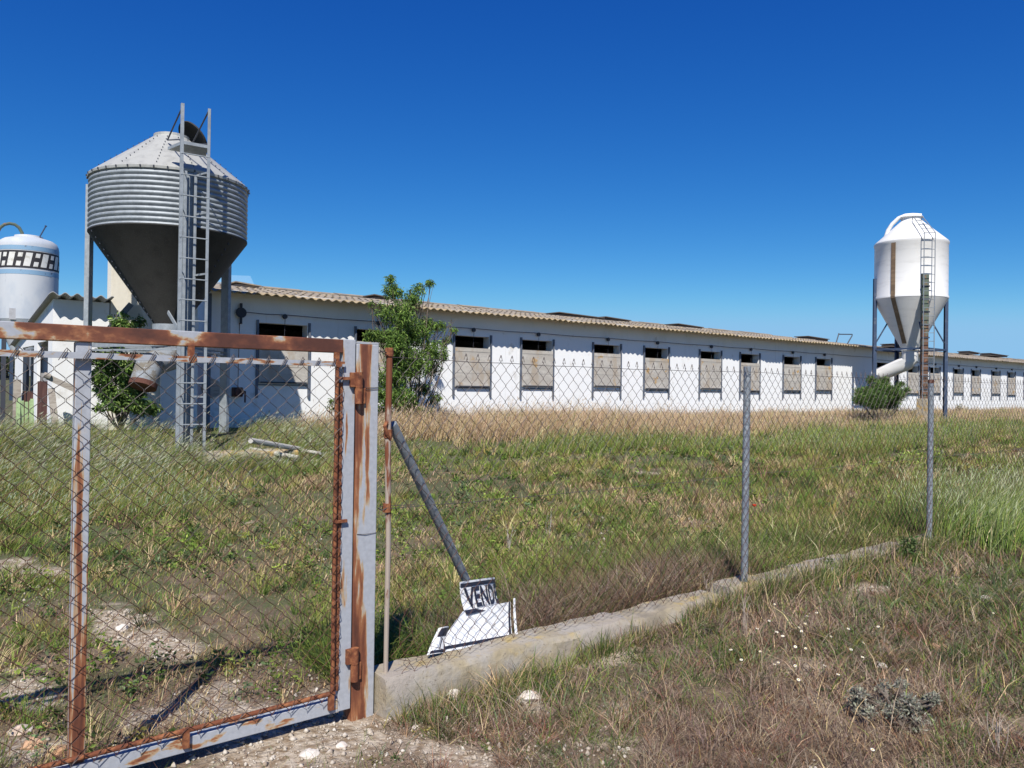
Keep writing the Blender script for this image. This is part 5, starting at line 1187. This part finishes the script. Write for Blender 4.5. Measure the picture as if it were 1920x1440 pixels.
# dry reddish stalk plants
for k, (px, py, hh, lb) in enumerate(((1876, 1420, .22, 'reddish dry stalk plant at the lower right corner'), (1398, 1190, .30, 'tall reddish dry stalk in front of the footing gap'), (1330, 1125, .24, 'dry stalk beside the broken end of the footing'),
                              (1030, 1010, .34, 'pale bare stalk rising from the dead brush'), (955, 1035, .30, 'leaning pale stalk left in the dead brush'), (868, 1300, .20, 'thin green spike in front of the white stone'))):
    g = G(px, py); t = MB()
    for j in range(5 if k != 5 else 3):
        r = random.Random(k * 9 + j); tip = g + Vector((r.uniform(-.07, .09), r.uniform(-.05, .05), hh * r.uniform(.6, 1)))
        limb(t, g + Vector((r.uniform(-.01, .01), 0, -.01)), tip, .0028, .0012, .1, 5, seed=j)
        q = g.lerp(tip, .6); limb(t, q, q + Vector((r.uniform(-.05, .05), 0, .05)), .0018, .001, .1, 3, seed=j + 4)
    o = t.build('dry_stalk', [m_rustpale, m_wood][k in (3, 4)], loc=tuple(g)); tag(o, lb, 'plant')

# flowers: daisies outside the fence
m_pet = mat('daisy_petals', (.78, .77, .70), .7); m_yel = mat('daisy_eye', (.62, .40, .03), .7); m_red = mat('poppy_petals', (.55, .05, .02), .6); m_stem = mat('flower_stem', (.12, .17, .06), .8)
fl = [(1440, 1180), (1452, 1192), (1418, 1196), (1500, 1185), (1506, 1176), (1516, 1170), (1500, 1200), (1552, 1203), (1496, 1222), (1517, 1230), (1448, 1262), (1455, 1258), (1485, 1263), (1500, 1290), (1600, 1228), (1613, 1227), (1617, 1245),
      (1565, 1283), (1632, 1421), (1370, 1236), (1392, 1262), (1530, 1155), (1460, 1150), (1583, 1198), (1475, 1210), (1540, 1262), (1428, 1240), (1640, 1190), (1858, 1154), (1695, 1274)]
for k, (px, py) in enumerate(fl):
    g = G(px, py + 16); r = random.Random(k); hh = .07 + r.random() * .05; R_ = .0072 + r.random() * .003
    dl = {(1632, 1421): 'lone white daisy near the bottom edge of the picture', (1565, 1283): 'lone white daisy midway between the footing gap and the grey shrub', (1695, 1274): 'white daisy just above the grey shrub',
          (1858, 1154): 'white daisy near the right edge beside the pale stone', (1370, 1236): 'leftmost white daisy, below the footing gap'}.get((px, py), 'small white daisy with yellow eye in the loose cluster right of the footing gap')
    t = thing('daisy', dl, 'flower', g, 'white daisies in the dry grass')
    c = g + Vector((r.uniform(-.02, .02), r.uniform(-.02, .02), hh)); nr = Vector((r.uniform(-.5, .2), r.uniform(-.7, .0), 1)).normalized(); a = nr.orthogonal().normalized(); b_ = nr.cross(a)
    MB().tube([g, g.lerp(c, .5) + Vector((.004, 0, 0)), c], .0012, 4).build('stem', m_stem, t)
    mb = MB()
    for j in range(12):
        an = 2 * math.pi * j / 12; d = a * math.cos(an) + b_ * math.sin(an); s_ = nr.cross(d)
        mb.add([c + d * .003, c + d * R_ * .7 + s_ * R_ * .2 + nr * .001, c + d * R_ * 1.1, c + d * R_ * .7 - s_ * R_ * .2 + nr * .001], [(0, 1, 2, 3)])
    mb.build('petals', m_pet, t)
    mb = MB(); vs = [c + nr * .003] + [c + nr * .0008 + (a * math.cos(x) + b_ * math.sin(x)) * .0042 for x in [i * math.pi / 4 for i in range(8)]]
    mb.add(vs, [(0, i + 1, (i + 1) % 8 + 1) for i in range(8)]); mb.build('eye', m_yel, t)
for k, (px, py, lb) in enumerate(((1253, 1062, 'yellow flower above the footing, left of the first galvanised post'), (1212, 1083, 'yellow flower low beside the footing near the dead brush'), (1478, 1060, 'yellow flower right of the first galvanised post'), (1466, 1084, 'yellow flower nearest the footing gap'))):
    g = G(px, py + 14); c = g + Vector((0, 0, .13)); mb = MB(); mb.tube([g, c], .0015, 4); t = thing('yellow_flower', lb, 'flower', g); mb.build('stem', m_stem, t)
    MB().lathe([(.001, c.z + .006), (.013, c.z + .004), (.002, c.z - .004)], c.x, c.y, 9).build('petals', m_yel, t)
g = G(1414, 975); t = thing('poppy', 'single red poppy just right of the first galvanised post', 'flower', g); c = g + Vector((0, 0, .16)); MB().tube([g, c], .0018, 4).build('stem', m_stem, t)
MB().lathe([(.001, c.z), (.022, c.z + .012), (.026, c.z + .03)], c.x, c.y, 8).build('petals', m_red, t)

# bleached pipes / planks lying near the barn
for k, (a_, b_, r_, lb) in enumerate((((470, 826), (572, 844), .045, 'upper bleached pole lying in the grass right of the silo'), ((470, 842), (560, 858), .035, 'lower bleached pole lying in the grass right of the silo'), ((488, 832), (600, 850), .03, 'thin pale pole lying between the two thicker ones'))):
    p = G(*a_, .16); q = G(*b_, .12); o = MB().tube([p, q], r_, 10).build('fallen_pole', m_pale, loc=tuple(p), smooth=True); tag(o, lb, 'pole')

# far left horizon: scrubby trees
for k, (px, h_, r_, dd) in enumerate(((3, 3.2, 2.2, 120), (14, 2.6, 1.8, 128), (-16, 3.0, 2.6, 125), (26, 3.0, 2.4, 135), (-40, 3.4, 2.8, 130))):
    p = UD(px, 700, dd); z = hz(p.x, p.y); base = Vector((p.x, p.y, z))
    spec = [(base + Vector((random.uniform(-1, 1) * r_ * .6, random.uniform(-1, 1) * r_ * .6, h_ * random.uniform(.45, .85))), r_ * .55, 1) for _ in range(7)]
    leafy('distant_tree', ['dark distant tree at the very left edge on the horizon', 'low distant tree just right of the leftmost one', 'distant tree hidden at the left frame edge', 'distant tree beside the shed back corner', 'distant tree outside the left frame edge'][k],
          'tree', base, spec, 1500, .45, .25, [(.05, .065, .03), (.08, .09, .045)], [1, 1], 0, .15, twig=False)
